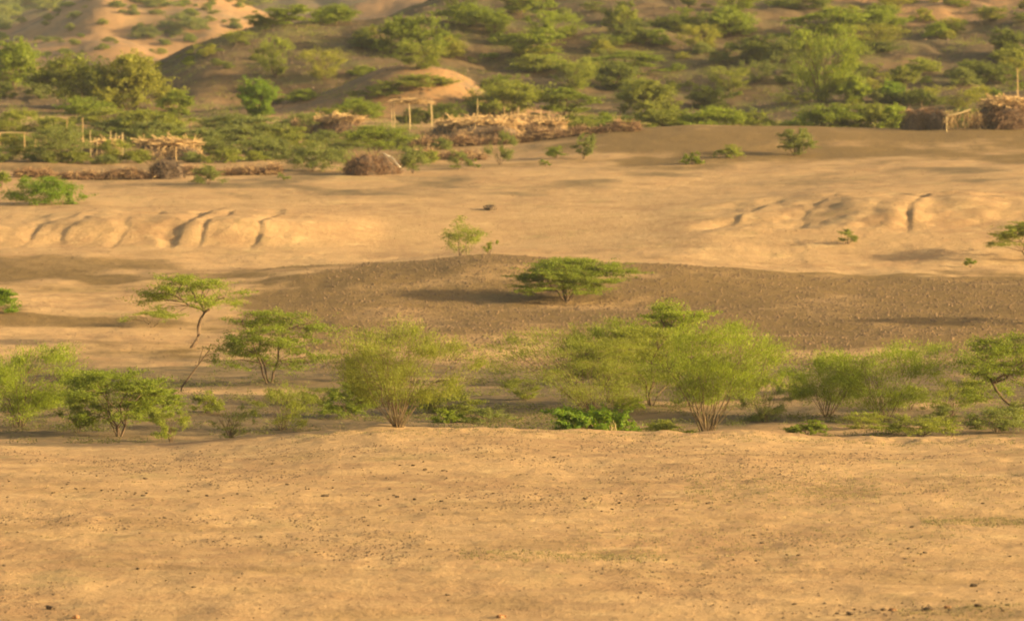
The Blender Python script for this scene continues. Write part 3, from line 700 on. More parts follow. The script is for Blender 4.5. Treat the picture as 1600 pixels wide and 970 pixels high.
FAR = [
 # left: the trees before the pale peak
 (T, TR, 'huge rounded yellow green acacia before the pale peak, beside the bare brown hill', 212, 168, 128, 84, 'domA', 'yellow'),
 (T, TR, 'wide green acacia merging with the huge yellow green one', 122, 166, 130, 74, 'domB', 'olive'),
 (T, TR, 'small dark umbrella acacia alone at the foot of the bare brown hill', 275, 192, 52, 50, 'umbA', 'green'),
 (T, TR, 'bright rich green tree with a dense round crown on the red soil', 404, 180, 68, 62, 'rndA', 'lush'),
 (T, TR, 'green tree at the frame edge below the pale peak', 22, 138, 100, 80, 'domB', 'bright'),
 (B, BU, 'dark bush at the frame edge under the green tree below the pale peak', 6, 152, 36, 28, 'domA', 'dark'),
 (B, BU, 'grey bush on red soil near the frame edge', 60, 152, 42, 26, 'lowB', 'grey'),
 (B, BU, 'flat dark bush on red soil below the wide green acacia', 132, 176, 90, 24, 'lowA', 'green'),
 (B, BU, 'olive bush below the huge yellow green acacia', 170, 192, 110, 24, 'lowB', 'olive'),
 (B, BU, 'brownish low bush between the small umbrella acacia and the pen', 232, 205, 110, 34, 'lowB', 'olive'),
 (B, BU, 'grey green low bush behind the stick pile', 318, 222, 80, 22, 'lowA', 'grey'),
 (B, BU, 'low thicket under the bright rich green tree', 395, 206, 120, 28, 'lowA', 'grey'),
 (B, BU, 'grey green bush between the bright rich tree and the pale brush hut', 470, 200, 70, 26, 'lowB', 'grey'),
 (B, BU, 'green bush just behind the pale brush hut', 560, 184, 84, 34, 'domB', 'green'),
 (B, BU, 'olive bush beside the wattle shelter on the hut side', 512, 190, 60, 26, 'domA', 'olive'),
 (B, BU, 'dark bush seen through the posts of the wattle shelter', 648, 192, 60, 26, 'lowA', 'deep'),
 (B, BU, 'dark green bush between the wattle shelter and the branch pile', 698, 186, 64, 30, 'domA', 'dark'),
 (B, BU, 'flat brown green thicket capping the sandy knoll', 650, 136, 104, 22, 'lowA', 'olive'),
 (B, BU, 'dark low thicket on the shaded flank of the sandy knoll', 590, 150, 76, 20, 'lowB', 'dark'),
 (T, TR, 'olive umbrella acacia just beyond the tall poles of the brush pen', 795, 180, 108, 50, 'domB', 'olive'),
 (T, TR, 'wide green acacia next to the one beyond the tall poles', 882, 184, 90, 46, 'umbA', 'green'),
 # left hill
 (B, BU, 'tall wispy green bush on the slope of the bare brown hill', 430, 118, 62, 66, 'vasB', 'pale'),
 (B, BU, 'yellowish wispy bush on the bare brown hill', 505, 122, 76, 50, 'vasB', 'yellow'),
 (T, TR, 'long bright green tree crown on the crest of the bare brown hill', 452, 38, 96, 34, 'umbA', 'bright'),
 (T, TR, 'green tree beside the long bright crown on the hill crest', 525, 36, 70, 32, 'domB', 'green'),
 (B, BU, 'dark flat bush at the very end of the hill crest', 405, 40, 44, 20, 'lowA', 'dark'),
 (B, BU, 'bright small bush at the head of the sandy knoll', 566, 116, 44, 16, 'lowA', 'bright'),
 (T, TR, 'big leafy green tree high in the gully above the sandy knoll', 646, 82, 120, 66, 'domA', 'green'),
 (T, TR, 'pale green tree directly above the sandy knoll', 655, 106, 84, 42, 'vasA', 'pale'),
 (T, TR, 'yellow green tree on the dark slope beside the pale green tree', 700, 88, 66, 34, 'domB', 'yellow'),
 (B, BU, 'green tree above the gully near the top edge', 735, 40, 110, 36, 'domB', 'green'),
 (B, BU, 'bush at the top edge above the bare red patch', 812, 24, 80, 32, 'umbA', 'green'),
 (T, TR, 'bright green spreading tree in the middle of the dark slope', 832, 92, 104, 46, 'umbA', 'bright'),
 (T, TR, 'green leafy tree just above the bright spreading tree', 862, 62, 76, 40, 'vasA', 'bright'),
 (B, BU, 'olive bush under the bright spreading tree', 838, 110, 90, 26, 'lowB', 'olive'),
 (T, TR, 'pale wispy tree low on the dark slope above the acacia beyond the poles', 898, 142, 70, 46, 'vasA', 'pale'),
 (B, BU, 'small yellow green bush on the ochre ledge', 943, 82, 36, 22, 'domA', 'yellow'),
 (T, TR, 'dark umbrella acacia with a bright rim on the middle of the dark slope', 982, 112, 100, 32, 'umbA', 'green'),
 (T, TR, 'dark teal green tree below the dark umbrella acacia', 962, 140, 70, 44, 'rndA', 'dark'),
 (B, BU, 'very dark bush on the dark slope under the red ridge', 990, 62, 80, 30, 'lowA', 'deep'),
 (B, BU, 'bright bush next to the very dark bush', 1022, 68, 42, 24, 'domA', 'bright'),
 (B, BU, 'dark shrub high on the slope', 1058, 46, 66, 22, 'lowA', 'dark'),
 (B, BU, 'yellow ochre bush on the ledge of the slope', 1092, 76, 58, 34, 'vasA', 'yellow'),
 (T, TR, 'green tree standing over the yellow ochre bush', 1140, 56, 84, 44, 'domB', 'green'),
 (B, BU, 'green bush at the top edge over the red ridge', 1150, 18, 80, 30, 'vasA', 'bright'),
 (T, TR, 'dark tree on the slope between the ochre bush and the tall wispy tree', 1180, 96, 66, 40, 'rndA', 'dark'),
 (B, BU, 'dark flat bush at the top edge near the pale rocks', 1245, 12, 90, 22, 'lowA', 'dark'),
 (T, TR, 'big olive round acacia at the foot of the dark slope', 1010, 176, 104, 54, 'domA', 'olive'),
 (T, TR, 'dark green bush pressed against the big olive acacia', 1108, 170, 58, 36, 'rndA', 'dark'),
 (B, BU, 'olive bush up the slope behind the dark green bush', 1142, 142, 70, 34, 'vasA', 'olive'),
 (T, TR, 'tall broad hazy green tree, largest on the slope', 1284, 158, 112, 102, 'vasA', 'bright'),
 (T, TR, 'wide bright tree at the head of the slope above the hazy tall tree', 1300, 62, 112, 48, 'umbA', 'bright'),
 (T, TR, 'bright tree crown beside the wide bright tree under the bare orange ridge', 1376, 42, 80, 34, 'domB', 'bright'),
 (B, BU, 'brown green bush hanging below the bright tree crown', 1365, 66, 96, 28, 'vasB', 'yellow'),
 (B, BU, 'dark undergrowth under the brown green bush', 1372, 80, 70, 16, 'lowA', 'deep'),
 (B, BU, 'grey green bush at the shoulder of the tall hazy tree', 1236, 96, 60, 40, 'domA', 'grey'),
 (B, BU, 'lush green bush at the foot of the tall hazy tree', 1336, 160, 52, 42, 'rndA', 'bright'),
 (B, BU, 'small bright bush near the dome hut on the slope side', 1394, 160, 38, 34, 'rndA', 'lush'),
 (B, BU, 'bright green bush alone on the brown upper slope', 1464, 58, 46, 24, 'domA', 'bright'),
 (T, TR, 'dark green tree near the frame edge on the brown upper slope', 1578, 88, 56, 42, 'rndA', 'dark'),
 (B, BU, 'grey bush on the brown slope above the stick fence', 1505, 132, 52, 28, 'domA', 'grey'),
 (B, BU, 'dark bush on the slope above the brush stack', 1560, 128, 60, 30, 'domA', 'dark'),
 (B, BU, 'dull green bush on the slope above the dome hut', 1440, 110, 60, 20, 'lowA', 'olive'),
 (B, BU, 'tan green bush behind the ridge pole of the stick fence', 1500, 168, 84, 34, 'vasB', 'yellow'),
 (B, BU, 'dark bush behind the dome hut', 1442, 162, 60, 24, 'lowA', 'dark'),
]
for nm, cat, lb, x, y, w, h, kd, c in FAR:
    k_ = 1.0 if 380 < x < 780 or x < 60 else 1.14
    far_plant(nm, cat, lb, x, y + 2, w * k_, h * (1.0 if k_ == 1.0 else 1.12), kd, c)
# the row along the back edge of the plain
ROW = [(905, 204, 80, 30, 'domB', 'olive', 'olive bush at the start of the green row, next to the brush pen'),
 (960, 205, 86, 28, 'domB', 'bright', 'bright low bush in the green row below the big olive acacia'),
 (1040, 204, 96, 38, 'domA', 'olive', 'rounded olive bush in the green row at the foot of the dark green bush'),
 (1108, 205, 100, 38, 'domB', 'bright', 'long bright green bush in the green row, brightest of it'),
 (1170, 206, 64, 34, 'domA', 'olive', 'olive bush ending the first stretch of the green row before a dark gap'),
 (1226, 207, 60, 16, 'domB', 'bright', 'very low bright strip of bush in the gap of the green row'),
 (1290, 207, 92, 42, 'domB', 'green', 'dark green flat bush in the green row after the gap'),
 (1350, 208, 80, 48, 'domA', 'olive', 'tall olive bush in the green row midway between the gap and the dome hut'),
 (1400, 208, 60, 44, 'domA', 'bright', 'green bush in the row touching the dome hut'),
 (1506, 208, 50, 40, 'domA', 'grey', 'greyish bush in the row behind the stick fence'),
 (1528, 208, 34, 36, 'domA', 'olive', 'bush in the row between the stick fence and the brush stack')]
for x, y, w, h, kd, c, lb in ROW:
    far_plant(B, BU, lb, x, y, w * 1.3, h * 1.05, kd, c, D=545, group='row of bushes along the back edge of the plain')
# small scrub nobody could tell apart, one by one
rs = np.random.default_rng(77)
n = 0
while n < 125:
    x = rs.uniform(-40, 1640); y = rs.uniform(2, 165)
    X, Y, Z = hit(x, y, 540.0)
    if (235 < x < 560 and 50 < y < 135 and rs.random() < .85): continue
    if Y > 760 or (x < 560 and y > 50 and rs.random() < .7) or (540 < x < 760 and 105 < y < 165): continue
    w = rs.uniform(18, 62) 
    far_plant('hill_scrub', 'scrub', 'small patch of scrub among the many dotted over the brown slopes', x, y, w, w * rs.uniform(.35, .7),
              rs.choice(['lowA', 'lowB', 'rndB', 'vasB']), rs.choice(['olive', 'green', 'grey', 'dark', 'yellow']), group='small scrub dotted over the brown slopes')
    n += 1
n = 0
while n < 160:
    x = rs.uniform(-60, 420); y = rs.uniform(-4, 112)
    X, Y, Z = hit(x, y, 900.0)
    dx, dz = ray(x, y)
    if Y < 1000: continue
    w = rs.uniform(8, 26) if Y < 1500 else rs.uniform(30, 80)
    if rs.random() < .3 and Y < 1500 and 60 < x < 210: continue
    far_plant('mountain_scrub', 'scrub', 'distant patch of scrub among the many on the pale peak and the hills behind', x, y, w, w * rs.uniform(.3, .55),
              rs.choice(['lowA', 'lowB', 'domB']), rs.choice(['grey', 'green', 'olive']), group='distant scrub on the pale peak')
    n += 1
for x, y, w, h, lb in ((285, 50, 92, 26, 'long grey green thicket in the saddle of the pale peak'), (230, 62, 50, 18, 'short thicket on the flank of the pale peak'),
                       (250, 12, 60, 16, 'thicket high on the pale peak near the top edge')):
    far_plant('mountain_thicket', 'thicket', lb, x, y, w, h, 'lowA', 'grey', D=None, group='distant scrub on the pale peak')

# ------------------------------------------------------------------ brush fences, huts, shelters, poles
def sticks(rng, n, box, L, r, tilt=.35, z0=0.0, taper=None):
    """n thin sticks inside a box (x0,x1,y0,y1,z0,z1); tilt 0 = upright, 1 = lying any way"""
    x0, x1, y0, y1, zz0, zz1 = box; out = []
    for _ in range(n):
        c = np.array([rng.uniform(x0, x1), rng.uniform(y0, y1), rng.uniform(zz0, zz1)])
        a = rng.uniform(0, 2 * math.pi)
        up = 1 - tilt * rng.random() if tilt < 1 else rng.normal() * .25
        hor = math.sqrt(max(0, 1 - min(up * up, 1)))
        d = np.array([math.cos(a) * hor, math.sin(a) * hor, up])
        l = L * rng.uniform(.5, 1.2)
        b = rng.normal(size=3) * .08 * l
        p0 = c - d * l * .5; p1 = c + d * l * .5
        for p in (p0, p1): p[2] = max(p[2], -.05)
        rr = r * rng.uniform(.6, 1.3)
        out.append((np.array([p0, (p0 + p1) / 2 + b, p1]), np.array([rr, rr * .85, rr * .5])))
    return out

def ground_off(X, Y):
    return float(height(X, Y))

def hedge(name, label, x0, x1, y, hpx, mat, n, seed, cat='brush fence', D=None, dens_tilt=.55, group=None):
    """long fence of piled thorn brush following the ground"""
    rng = np.random.default_rng(seed)
    xm = (x0 + x1) / 2
    if D is None: Xm, Dm, Zm = hit(xm, y, 380)
    else: Dm = D; Xm = (xm - 800) / F * D; Zm = ground_off(Xm, D)
    s = Dm / F; half = (x1 - x0) / 2 * s; H = hpx * s
    r = thing(name, (Xm, Dm, Zm), label, cat, group)
    core = []; loose = []
    ii = 0
    for k in range(n):
        X = rng.uniform(-half, half); yy = rng.normal() * .45
        prof = .62 + .38 * math.sin(X * 1.1 + seed) * math.sin(X * .43 + 1.3 * seed) + .12 * math.sin(X * 3.1 + seed) + rng.normal() * .12
        zg = ground_off(Xm + X, Dm + yy) - Zm
        z = rng.random() ** .8 * H * prof * .8
        a = rng.uniform(0, 2 * math.pi); up = rng.uniform(-.2, 1.0) if k % 3 else rng.uniform(-.1, .3); hr = math.sqrt(1 - up * up)
        d = np.array([math.cos(a) * hr, math.sin(a) * hr, up]); l = rng.uniform(.4, 1.1) * min(1.2, H)
        c = np.array([X, yy, zg + z + .05]); p0 = c - d * l * .4; p1 = c + d * l * .6
        p0[2] = max(p0[2], zg - .05)
        rr = rng.uniform(.012, .032)
        (loose if k % 4 == 0 else core).append((np.array([p0, (p0 + p1) / 2 + rng.normal(size=3) * .06, p1]), np.array([rr, rr, rr * .5])))
    put('brush', mesh_from('brush', *tubes(core, 3), mat), r)
    put('loose_twigs', mesh_from('loose_twigs', *tubes(loose, 3), M_STICK if mat is M_BRUSH else M_BRUSH), r)
    return r

hedge('brush_fence', 'long reddish brown thorn brush fence in front of the pale branch pile', 640, 1000, 223, 20, M_BRUSH, 4600, 3)
hedge('brush_fence', 'dark section of thorn brush fence right under the pale branch pile', 672, 800, 221, 25, M_DARKBRUSH, 1700, 5, D=516)
hedge('brush_fence', 'purplish brown brush hedge in front of the pen of upright poles', 22, 250, 281, 19, M_BRUSH, 2300, 7)
hedge('brush_fence', 'brown brush hedge from the dark brush heap to the wide grey green thicket', 286, 440, 274, 18, M_BRUSH, 1500, 9)
hedge('brush_fence', 'low brown brush line between the thicket and the pale brush hut', 455, 560, 210, 26, M_BRUSH, 900, 12)
hedge('brush_fence', 'short brown brush line in front of the sandy bank under the dark fence section', 648, 760, 250, 24, M_BRUSH, 700, 14)

def heap(name, label, x, y, w, h, mat, n, seed, cat, tops=0, topmat=None, D=None, rod=None):
    """dome of piled brush, optionally with pale sticks thrown on top"""
    rng = np.random.default_rng(seed)
    if D is None: X, Y, Z = hit(x, y, 380)
    else: Y = D; X = (x - 800) / F * D; Z = ground_off(X, D)
    s = Y / F; W = w * s / 2; H = h * s
    r = thing(name, (X, Y, Z), label, cat)
    # woven inner shell
    nu, nv = 18, 8; V = []; Q = []
    for j in range(nv + 1):
        ph = j / nv * math.pi / 2
        for i in range(nu):
            th = i / nu * 2 * math.pi; k = 1 + .14 * math.sin(3 * th + seed) + .08 * math.sin(5 * th + 2 * seed) + rng.normal() * .05
            V.append((math.cos(th) * math.cos(ph) ** .7 * W * .9 * k, math.sin(th) * math.cos(ph) ** .7 * W * .75 * k, math.sin(ph) * H * .88 * k - .05))
    for j in range(nv):
        for i in range(nu):
            a = j * nu + i; b = j * nu + (i + 1) % nu
            Q.append((a, b, b + nu, a + nu))
    put('shell', mesh_from('shell', V, Q, M_DARKBRUSH), r)
    P = []
    for _ in range(n):
        th = rng.uniform(0, 2 * math.pi); ph = math.asin(rng.random() ** .9)
        kk = 1 + .14 * math.sin(3 * th + seed) + .08 * math.sin(5 * th + 2 * seed); c = np.array([math.cos(th) * math.cos(ph) ** .7 * W * kk, math.sin(th) * math.cos(ph) ** .7 * W * .85 * kk, math.sin(ph) * H * .88 * (1 + .12 * math.sin(4 * th + seed))])
        l = rng.uniform(.5, 1.3) * max(.5, H * .6)
        d = np.array([-math.cos(th) * .5, -math.sin(th) * .5, .45]) + rng.normal(size=3) * .85; d /= np.linalg.norm(d)
        p0 = c - d * l * .5; p1 = c + d * l * .5; p0[2] = max(p0[2], -.04); p1[2] = max(p1[2], 0)
        p1[2] = min(p1[2], H * (.98 if tops else 1.12))
        rr = rng.uniform(.012, .034)
        P.append((np.array([p0, (p0 + p1) / 2, p1]), np.array([rr, rr, rr * .5])))
    for _ in range(14):                                                  # longer branches sticking out of the pile
        th = rng.uniform(0, 2 * math.pi); c = np.array([math.cos(th) * W * .7, math.sin(th) * W * .5, H * rng.uniform(.3, .9)])
        d = np.array([math.cos(th) * rng.uniform(.2, 1), math.sin(th) * .6, rng.uniform(.1, .9)]); d /= np.linalg.norm(d); l = rng.uniform(.6, 1.5)
        P.append((np.array([c - d * .4, c + d * l * .5 + rng.normal(size=3) * .08, c + d * l]), np.array([.035, .028, .015])))
    put('brush', mesh_from('brush', *tubes(P, 3), mat), r)
    if tops:
        P = []
        for _ in range(tops):
            a = rng.uniform(0, 2 * math.pi); q = math.sqrt(rng.random())
            c = np.array([math.cos(a) * q * W * .85, math.sin(a) * q * W * .6, H * (.86 + .22 * (1 - q) + rng.uniform(-.1, .16))])
            d = np.array([rng.normal(), rng.normal() * .6, rng.normal() * .22]); d /= np.linalg.norm(d); l = rng.uniform(.7, 1.9) * min(1.2, W * .7)
            rr = rng.uniform(.03, .06)
            P.append((np.array([c - d * l / 2, c + rng.normal(size=3) * .05, c + d * l / 2]), np.array([rr, rr, rr * .6])))
        put('top_sticks', mesh_from('top_sticks', *tubes(P, 4), topmat or M_STICK), r)
    return r

heap('branch_pile', 'long pile of pale cut branches lying on top of the dark brush fence', 752, 204, 165, 27, M_STICK, 500, 31, 'branch pile', tops=420, D=532)
heap('branch_pile', 'grey brown heap of branches with the tall pale poles standing in it', 815, 196, 120, 27, M_BRUSH, 700, 33, 'branch pile', tops=90, D=538)
heap('branch_pile', 'small pile of pale sticks at the far end of the pen poles', 862, 203, 52, 20, M_STICK, 200, 35, 'branch pile', tops=90, D=533)
heap('brush_hut', 'low pale thatched brush hut with bright sticks on its ridge, by the olive bush', 532, 212, 80, 28, M_BRUSH, 500, 37, 'hut', tops=220)
heap('brush_hut', 'brown dome of brush under the dark flat crowned acacia', 578, 273, 80, 31, M_BRUSH, 900, 39, 'hut')
heap('brush_hut', 'dark dome hut of brush with a pinkish top at the end of the green row', 1444, 203, 72, 29, M_DARKBRUSH, 600, 41, 'hut', tops=60, topmat=M_BRUSH)
heap('brush_stack', 'big square stack of brush with bright sticks on top by the frame edge', 1572, 201, 92, 42, M_BRUSH, 1100, 43, 'brush stack', tops=330)
heap('brush_heap', 'round dark heap of brush at the end of the purplish brown hedge', 258, 279, 52, 27, M_DARKBRUSH, 480, 45, 'brush heap')
heap('stick_pile', 'flat pile of pale sticks behind the dark brush heap', 262, 250, 112, 27, M_STICK, 260, 47, 'stick pile', tops=260, D=494)
heap('stick_pile', 'low pile of pale sticks at the foot of the white pole in the pen', 160, 240, 66, 20, M_STICK, 160, 49, 'stick pile', tops=90, D=500)

for k, (x, y, w, h, D_) in enumerate(((60, 266, 66, 24, 487), (212, 262, 56, 22, 488), (132, 222, 80, 22, 520), (250, 230, 84, 20, 515), (350, 256, 60, 24, 486), (420, 236, 60, 22, 508), (300, 262, 44, 18, 487), (455, 236, 70, 24, 512),
                                              (610, 232, 60, 20, 515), (690, 240, 40, 20, 506), (20, 226, 70, 20, 520), (345, 214, 70, 18, 535), (620, 214, 60, 24, 526), (400, 262, 40, 18, 488), (540, 236, 50, 18, 508), (36, 238, 60, 24, 505), (110, 262, 70, 20, 486), (165, 268, 50, 16, 484), (235, 214, 90, 28, 530), (290, 236, 60, 20, 512), (330, 240, 70, 26, 500), (375, 222, 80, 26, 522), (445, 218, 80, 24, 528), (505, 222, 70, 24, 520), (180, 206, 90, 24, 545), (80, 202, 90, 26, 548), (520, 252, 40, 18, 492), (425, 256, 60, 26, 490), (670, 262, 36, 20, 484), (575, 208, 60, 24, 530), (0, 262, 50, 26, 486), (275, 220, 60, 22, 522), (360, 196, 90, 22, 560), (480, 190, 80, 20, 566), (250, 190, 80, 20, 568))):
    far_plant(B, BU, 'low grey green bush, one of many growing among the brush fences and huts', x, y, w, h, ('lowA', 'lowB', 'domB')[k % 3], ('grey', 'olive', 'grey')[k % 3], D=D_, group='low bushes among the brush fences')

def pole(label, x, y, h, lean=0.0, D=None, r=.05, mat=None, group='pale poles of the brush pens', bend=.0, fork=False, name='wooden_pole'):
    if D is None: X, Y, Z = hit(x, y, 380)
    else: Y = D; X = (x - 800) / F * D; Z = ground_off(X, D)
    H = h * Y / F
    t = np.linspace(0, 1, 6); r = r * 1.15; P = np.stack([lean * H * t + bend * H * np.sin(t * math.pi), .05 * H * np.sin(t * 2), -.15 + (H + .15) * t], 1)
    polys = [(P, np.linspace(r, r * .6, 6))]
    if fork:
        q = P[4]; polys.append((np.array([q, q + np.array([.12, .02, .18]), q + np.array([.18, 0, .42])]), np.array([.6, .5, .35]) * r))
    o = put(name, mesh_from(name, *tubes(polys, 6), mat or M_PALEPOLE, True)); o.location = (X, Y, Z)
    tag(o, label, 'pole', group); return o

pole('pale crooked pole standing alone between the shelter and the branch pile', 744, 200, 58, .03, D=536, bend=.02, fork=True, r=.055)
pole('thick upright pole in the grey brown branch heap, second from the crooked pole', 789, 190, 44, -.02, D=540, r=.055, mat=M_STICK)
pole('short reddish pole in the grey brown branch heap next to its tallest pole', 802, 190, 36, .06, D=540, mat=M_STICK)
pole('tallest white pole in the grey brown branch heap', 812, 192, 44, -.05, D=538, r=.065)
pole('thin forked pole of the pen near the small stick pile', 844, 203, 42, .02, D=533, fork=True)
pole('thin slanting pole at the near side of the small stick pile', 852, 203, 38, .2, D=533)
pole('short stout pole ending the row of pen poles', 882, 204, 27, -.04, D=533, r=.07)
pole('thin pole rising between the last two pen poles', 872, 204, 24, .1, D=533)
pole('tallest pole of all, beside the brush stack at the frame edge', 1592, 200, 98, -.03, D=530, r=.07, mat=M_STICK)
pole('slanting pole leaning on the brush stack', 1598, 198, 64, -.16, D=529, r=.05)
pole('short pale post in front of the stick fence near the dome hut', 1479, 206, 24, 0, r=.05)
pole('white upright pole in front of the broad grey green bush', 150, 240, 36, .05, D=489, r=.07)
pole('thin pole next to the white upright pole', 142, 236, 40, -.03, D=498)
pole('pole in the middle of the old pen, paler than its neighbours', 172, 234, 38, .02, D=500, r=.06)
pole('pole with a dark gap beside it in the old pen', 181, 234, 34, 0, D=501)
pole('thick pale pole ending the old pen beside the olive bush', 191, 234, 36, .01, D=499, r=.085)
pole('reddish thin pole behind the broad grey green bush', 103, 226, 46, .05, D=512, mat=M_STICK)
pole('second reddish thin pole behind the broad grey green bush, taller and straight', 130, 226, 48, -.02, D=512, mat=M_STICK)
pole('stub of a dark post beside the stick pile', 275, 248, 22, 0, D=490, r=.07, mat=M_STICK)

# wattle shelter: posts and a brush roof
def shelter():
    D = 536.0; s = D / F
    X = (645 - 800) / F * D; Z = ground_off(X, D)
    r = thing('wattle_shelter', (X, D, Z), 'open shelter of forked posts carrying a roof of pale brush', 'shelter')
    ztop = CAM_H - D * tandep(160) - Z
    rng = np.random.default_rng(8)
    for dx, dy, up, rr in ((-33, -.4, .22, .055), (-5, -1.0, -.1, .085), (30, -.7, .45, .045), (-30, 2.0, 0, .06), (28, 2.2, .05, .06)):
        zg = ground_off(X + dx * s, D + dy) - Z
        P = np.array([[dx * s, dy, zg - .15], [dx * s + .06, dy, (zg + ztop) / 2], [dx * s - .03, dy, ztop + up]])
        put('post', mesh_from('post', *tubes([(P, np.array([rr, rr * .9, rr * .7]))], 6), M_PALEPOLE, True), r)
    for dy in (-.8, 2.1):
        P = np.array([[-35 * s, dy, ztop - .1], [0, dy, ztop - .16], [32 * s, dy, ztop - .08]])
        put('beam', mesh_from('beam', *tubes([(P, np.full(3, .05))], 5), M_STICK, True), r)
    roof = sticks(rng, 420, (-26 * s, 17 * s, -.9, 1.8, ztop - .06, ztop + .3), 1.2, .026, tilt=1.0)
    roof += sticks(rng, 60, (-33 * s, 31 * s, -1.0, 2.2, ztop - .05, ztop + .1), 1.6, .024, tilt=1.0)
    put('roof', mesh_from('roof', *tubes(roof, 4), M_STICK), r)
shelter()

def rail_pen():
    D = 503.0; s = D / F
    X = (40 - 800) / F * D; Z = ground_off(X, D)
    r = thing('pole_rack', (X, D, Z), 'low rack of two pale horizontal rails on posts at the frame edge', 'rack')
    zt = CAM_H - D * tandep(208) - Z
    for a, b, z in ((-52, 2, zt), (4, 36, zt - .02)):
        P = np.array([[a * s, 0, z], [(a + b) / 2 * s, .05, z + .04], [b * s, 0, z]])
        put('rail', mesh_from('rail', *tubes([(P, np.array([.07, .065, .055]))], 6), M_PALEPOLE, True), r)
    for a in (-40, -2, 15, 32):
        zg = ground_off(X + a * s, D + .1) - Z
        P = np.array([[a * s, .1, zg - .15], [a * s + .03, .1, (zg + zt) / 2], [a * s, .1, zt + .03]])
        put('post', mesh_from('post', *tubes([(P, np.array([.055, .05, .045]))], 6), M_STICK, True), r)
rail_pen()

def stick_fence():
    X, Y, Z = hit(1504, 203, 380)
    s = Y / F; r = thing('stick_fence', (X, Y, Z), 'tan stick fence with a bright sloping ridge pole beside the dome hut', 'fence')
    rng = np.random.default_rng(18)
    P = sticks(rng, 210, (-28 * s, 34 * s, -.3, .5, .1, 24 * s), 1.3, .022, tilt=.4)
    put('stakes', mesh_from('stakes', *tubes(P, 4), M_STICK), r)
    R = np.array([[-24 * s, -.45, 22 * s], [-4 * s, -.5, 26 * s], [12 * s, -.4, 32 * s]])
    put('ridge_pole', mesh_from('ridge_pole', *tubes([(R, np.array([.11, .13, .09]))], 6), M_PALEPOLE, True), r)
stick_fence()

def cloth():
    X, Y, Z = hit(578, 273, 380); s = Y / F
    n, m = 9, 9; V = []; Q = []
    for j in range(m):
        for i in range(n):
            u, v = i / (n - 1) - .5, j / (m - 1)
            V.append(((30 + 12 * v + 15 * u) * s, -2.3 + v * .6 - .25 + .05 * math.sin(9 * u), (31 - 15 * v - 8 * u) * s * 1.0 + .05 * math.sin(7 * u + 3 * v)))
    for j in range(m - 1):
        for i in range(n - 1):
            a = j * n + i; Q.append((a, a + 1, a + n + 1, a + n))
    me = mesh_from('white_cloth', V, Q, M_CLOTH, True)
    o = put('white_cloth', me); o.location = (X, Y - .3, Z)
    md = o.modifiers.new('thickness', 'SOLIDIFY'); md.thickness = .03
    tag(o, 'white rag of cloth lying on the side of the brown brush dome', 'cloth')
cloth()

# yellow stalks among the lush shrub
def stalks():
    X, Y, Z = (938 - 800) / F * 211.4, 211.4, 0; Z = ground_off(X, Y); rng = np.random.default_rng(5)
    s = Y / F; P = []
    for _ in range(34):
        x = rng.uniform(-24, 26) * s; y = rng.normal() * .3; l = rng.uniform(14, 30) * s; a = rng.normal() * .3
        P.append((np.array([[x, y, -.1], [x + a * l * .4, y, l * .6], [x + a * l, y - .05, l]]), np.array([.022, .02, .01])))
    o = put('dry_stalks', mesh_from('dry_stalks', *tubes(P, 4), M_PALEPOLE, True)); o.location = (X, Y, Z)
    tag(o, 'clump of yellow dry stalks in front of the lush broad leaved shrub', 'stalks')
stalks()

# ------------------------------------------------------------------ stones
def ico():
    p = (1 + 5 ** .5) / 2
    V = np.array([(-1, p, 0), (1, p, 0), (-1, -p, 0), (1, -p, 0), (0, -1, p), (0, 1, p), (0, -1, -p), (0, 1, -p), (p, 0, -1), (p, 0, 1), (-p, 0, -1), (-p, 0, 1)], float)
    Fc = [(0, 11, 5), (0, 5, 1), (0, 1, 7), (0, 7, 10), (0, 10, 11), (1, 5, 9), (5, 11, 4), (11, 10, 2), (10, 7, 6), (7, 1, 8), (3, 9, 4), (3, 4, 2), (3, 2, 6), (3, 6, 8), (3, 8, 9), (4, 9, 5), (2, 4, 11), (6, 2, 10), (8, 6, 7), (9, 8, 1)]
    V /= np.linalg.norm(V[0]); return V, np.array(Fc)
IV, IF = ico()
def sub(V, Fc):
    V = [tuple(v) for v in V]; mid = {}; out = []
    def m(a, b):
        k = (min(a, b), max(a, b))
        if k not in mid:
            v = np.array(V[a]) + np.array(V[b]); v /= np.linalg.norm(v); V.append(tuple(v)); mid[k] = len(V) - 1
        return mid[k]
    for a, b, c in Fc:
        x, y, z = m(a, b), m(b, c), m(c, a); out += [(a, x, z), (b, y, x), (c, z, y), (x, y, z)]
    return np.array(V), np.array(out)
SV, SF = sub(*sub(*sub(IV, IF)))
def stone_mesh(seed, mat):
    rng = np.random.default_rng(seed); V = SV.copy()
    for _ in range(14):                      # knock flat facets off
        nrm = rng.normal(size=3); nrm /= np.linalg.norm(nrm); d = rng.uniform(.5, .85)
        k = V @ nrm; V = V - np.maximum(k - d, 0)[:, None] * nrm
    V += rng.normal(size=V.shape) * .075; V *= np.array([1, rng.uniform(.7, 1), rng.uniform(.42, .65)])
    return mesh_from('stone', V, SF, mat)
STONES = [stone_mesh(i, M_STONE) for i in range(6)]; REDS = [stone_mesh(40 + i, M_REDSTONE) for i in range(3)]
def stone(x, y, wpx, label, group=None, me=None, name='stone', cat='stone'):
    X, Y, Z = hit(x, y)
    o = put(name, me or STONES[RND.randrange(6)]); R = wpx * Y / F / 2
    o.location = (X, Y, Z + R * .18); o.scale = (R, R, R); o.rotation_euler = (RND.uniform(-.2, .2), RND.uniform(-.2, .2), RND.uniform(0, 6.28))
    tag(o, label, cat, group); return o
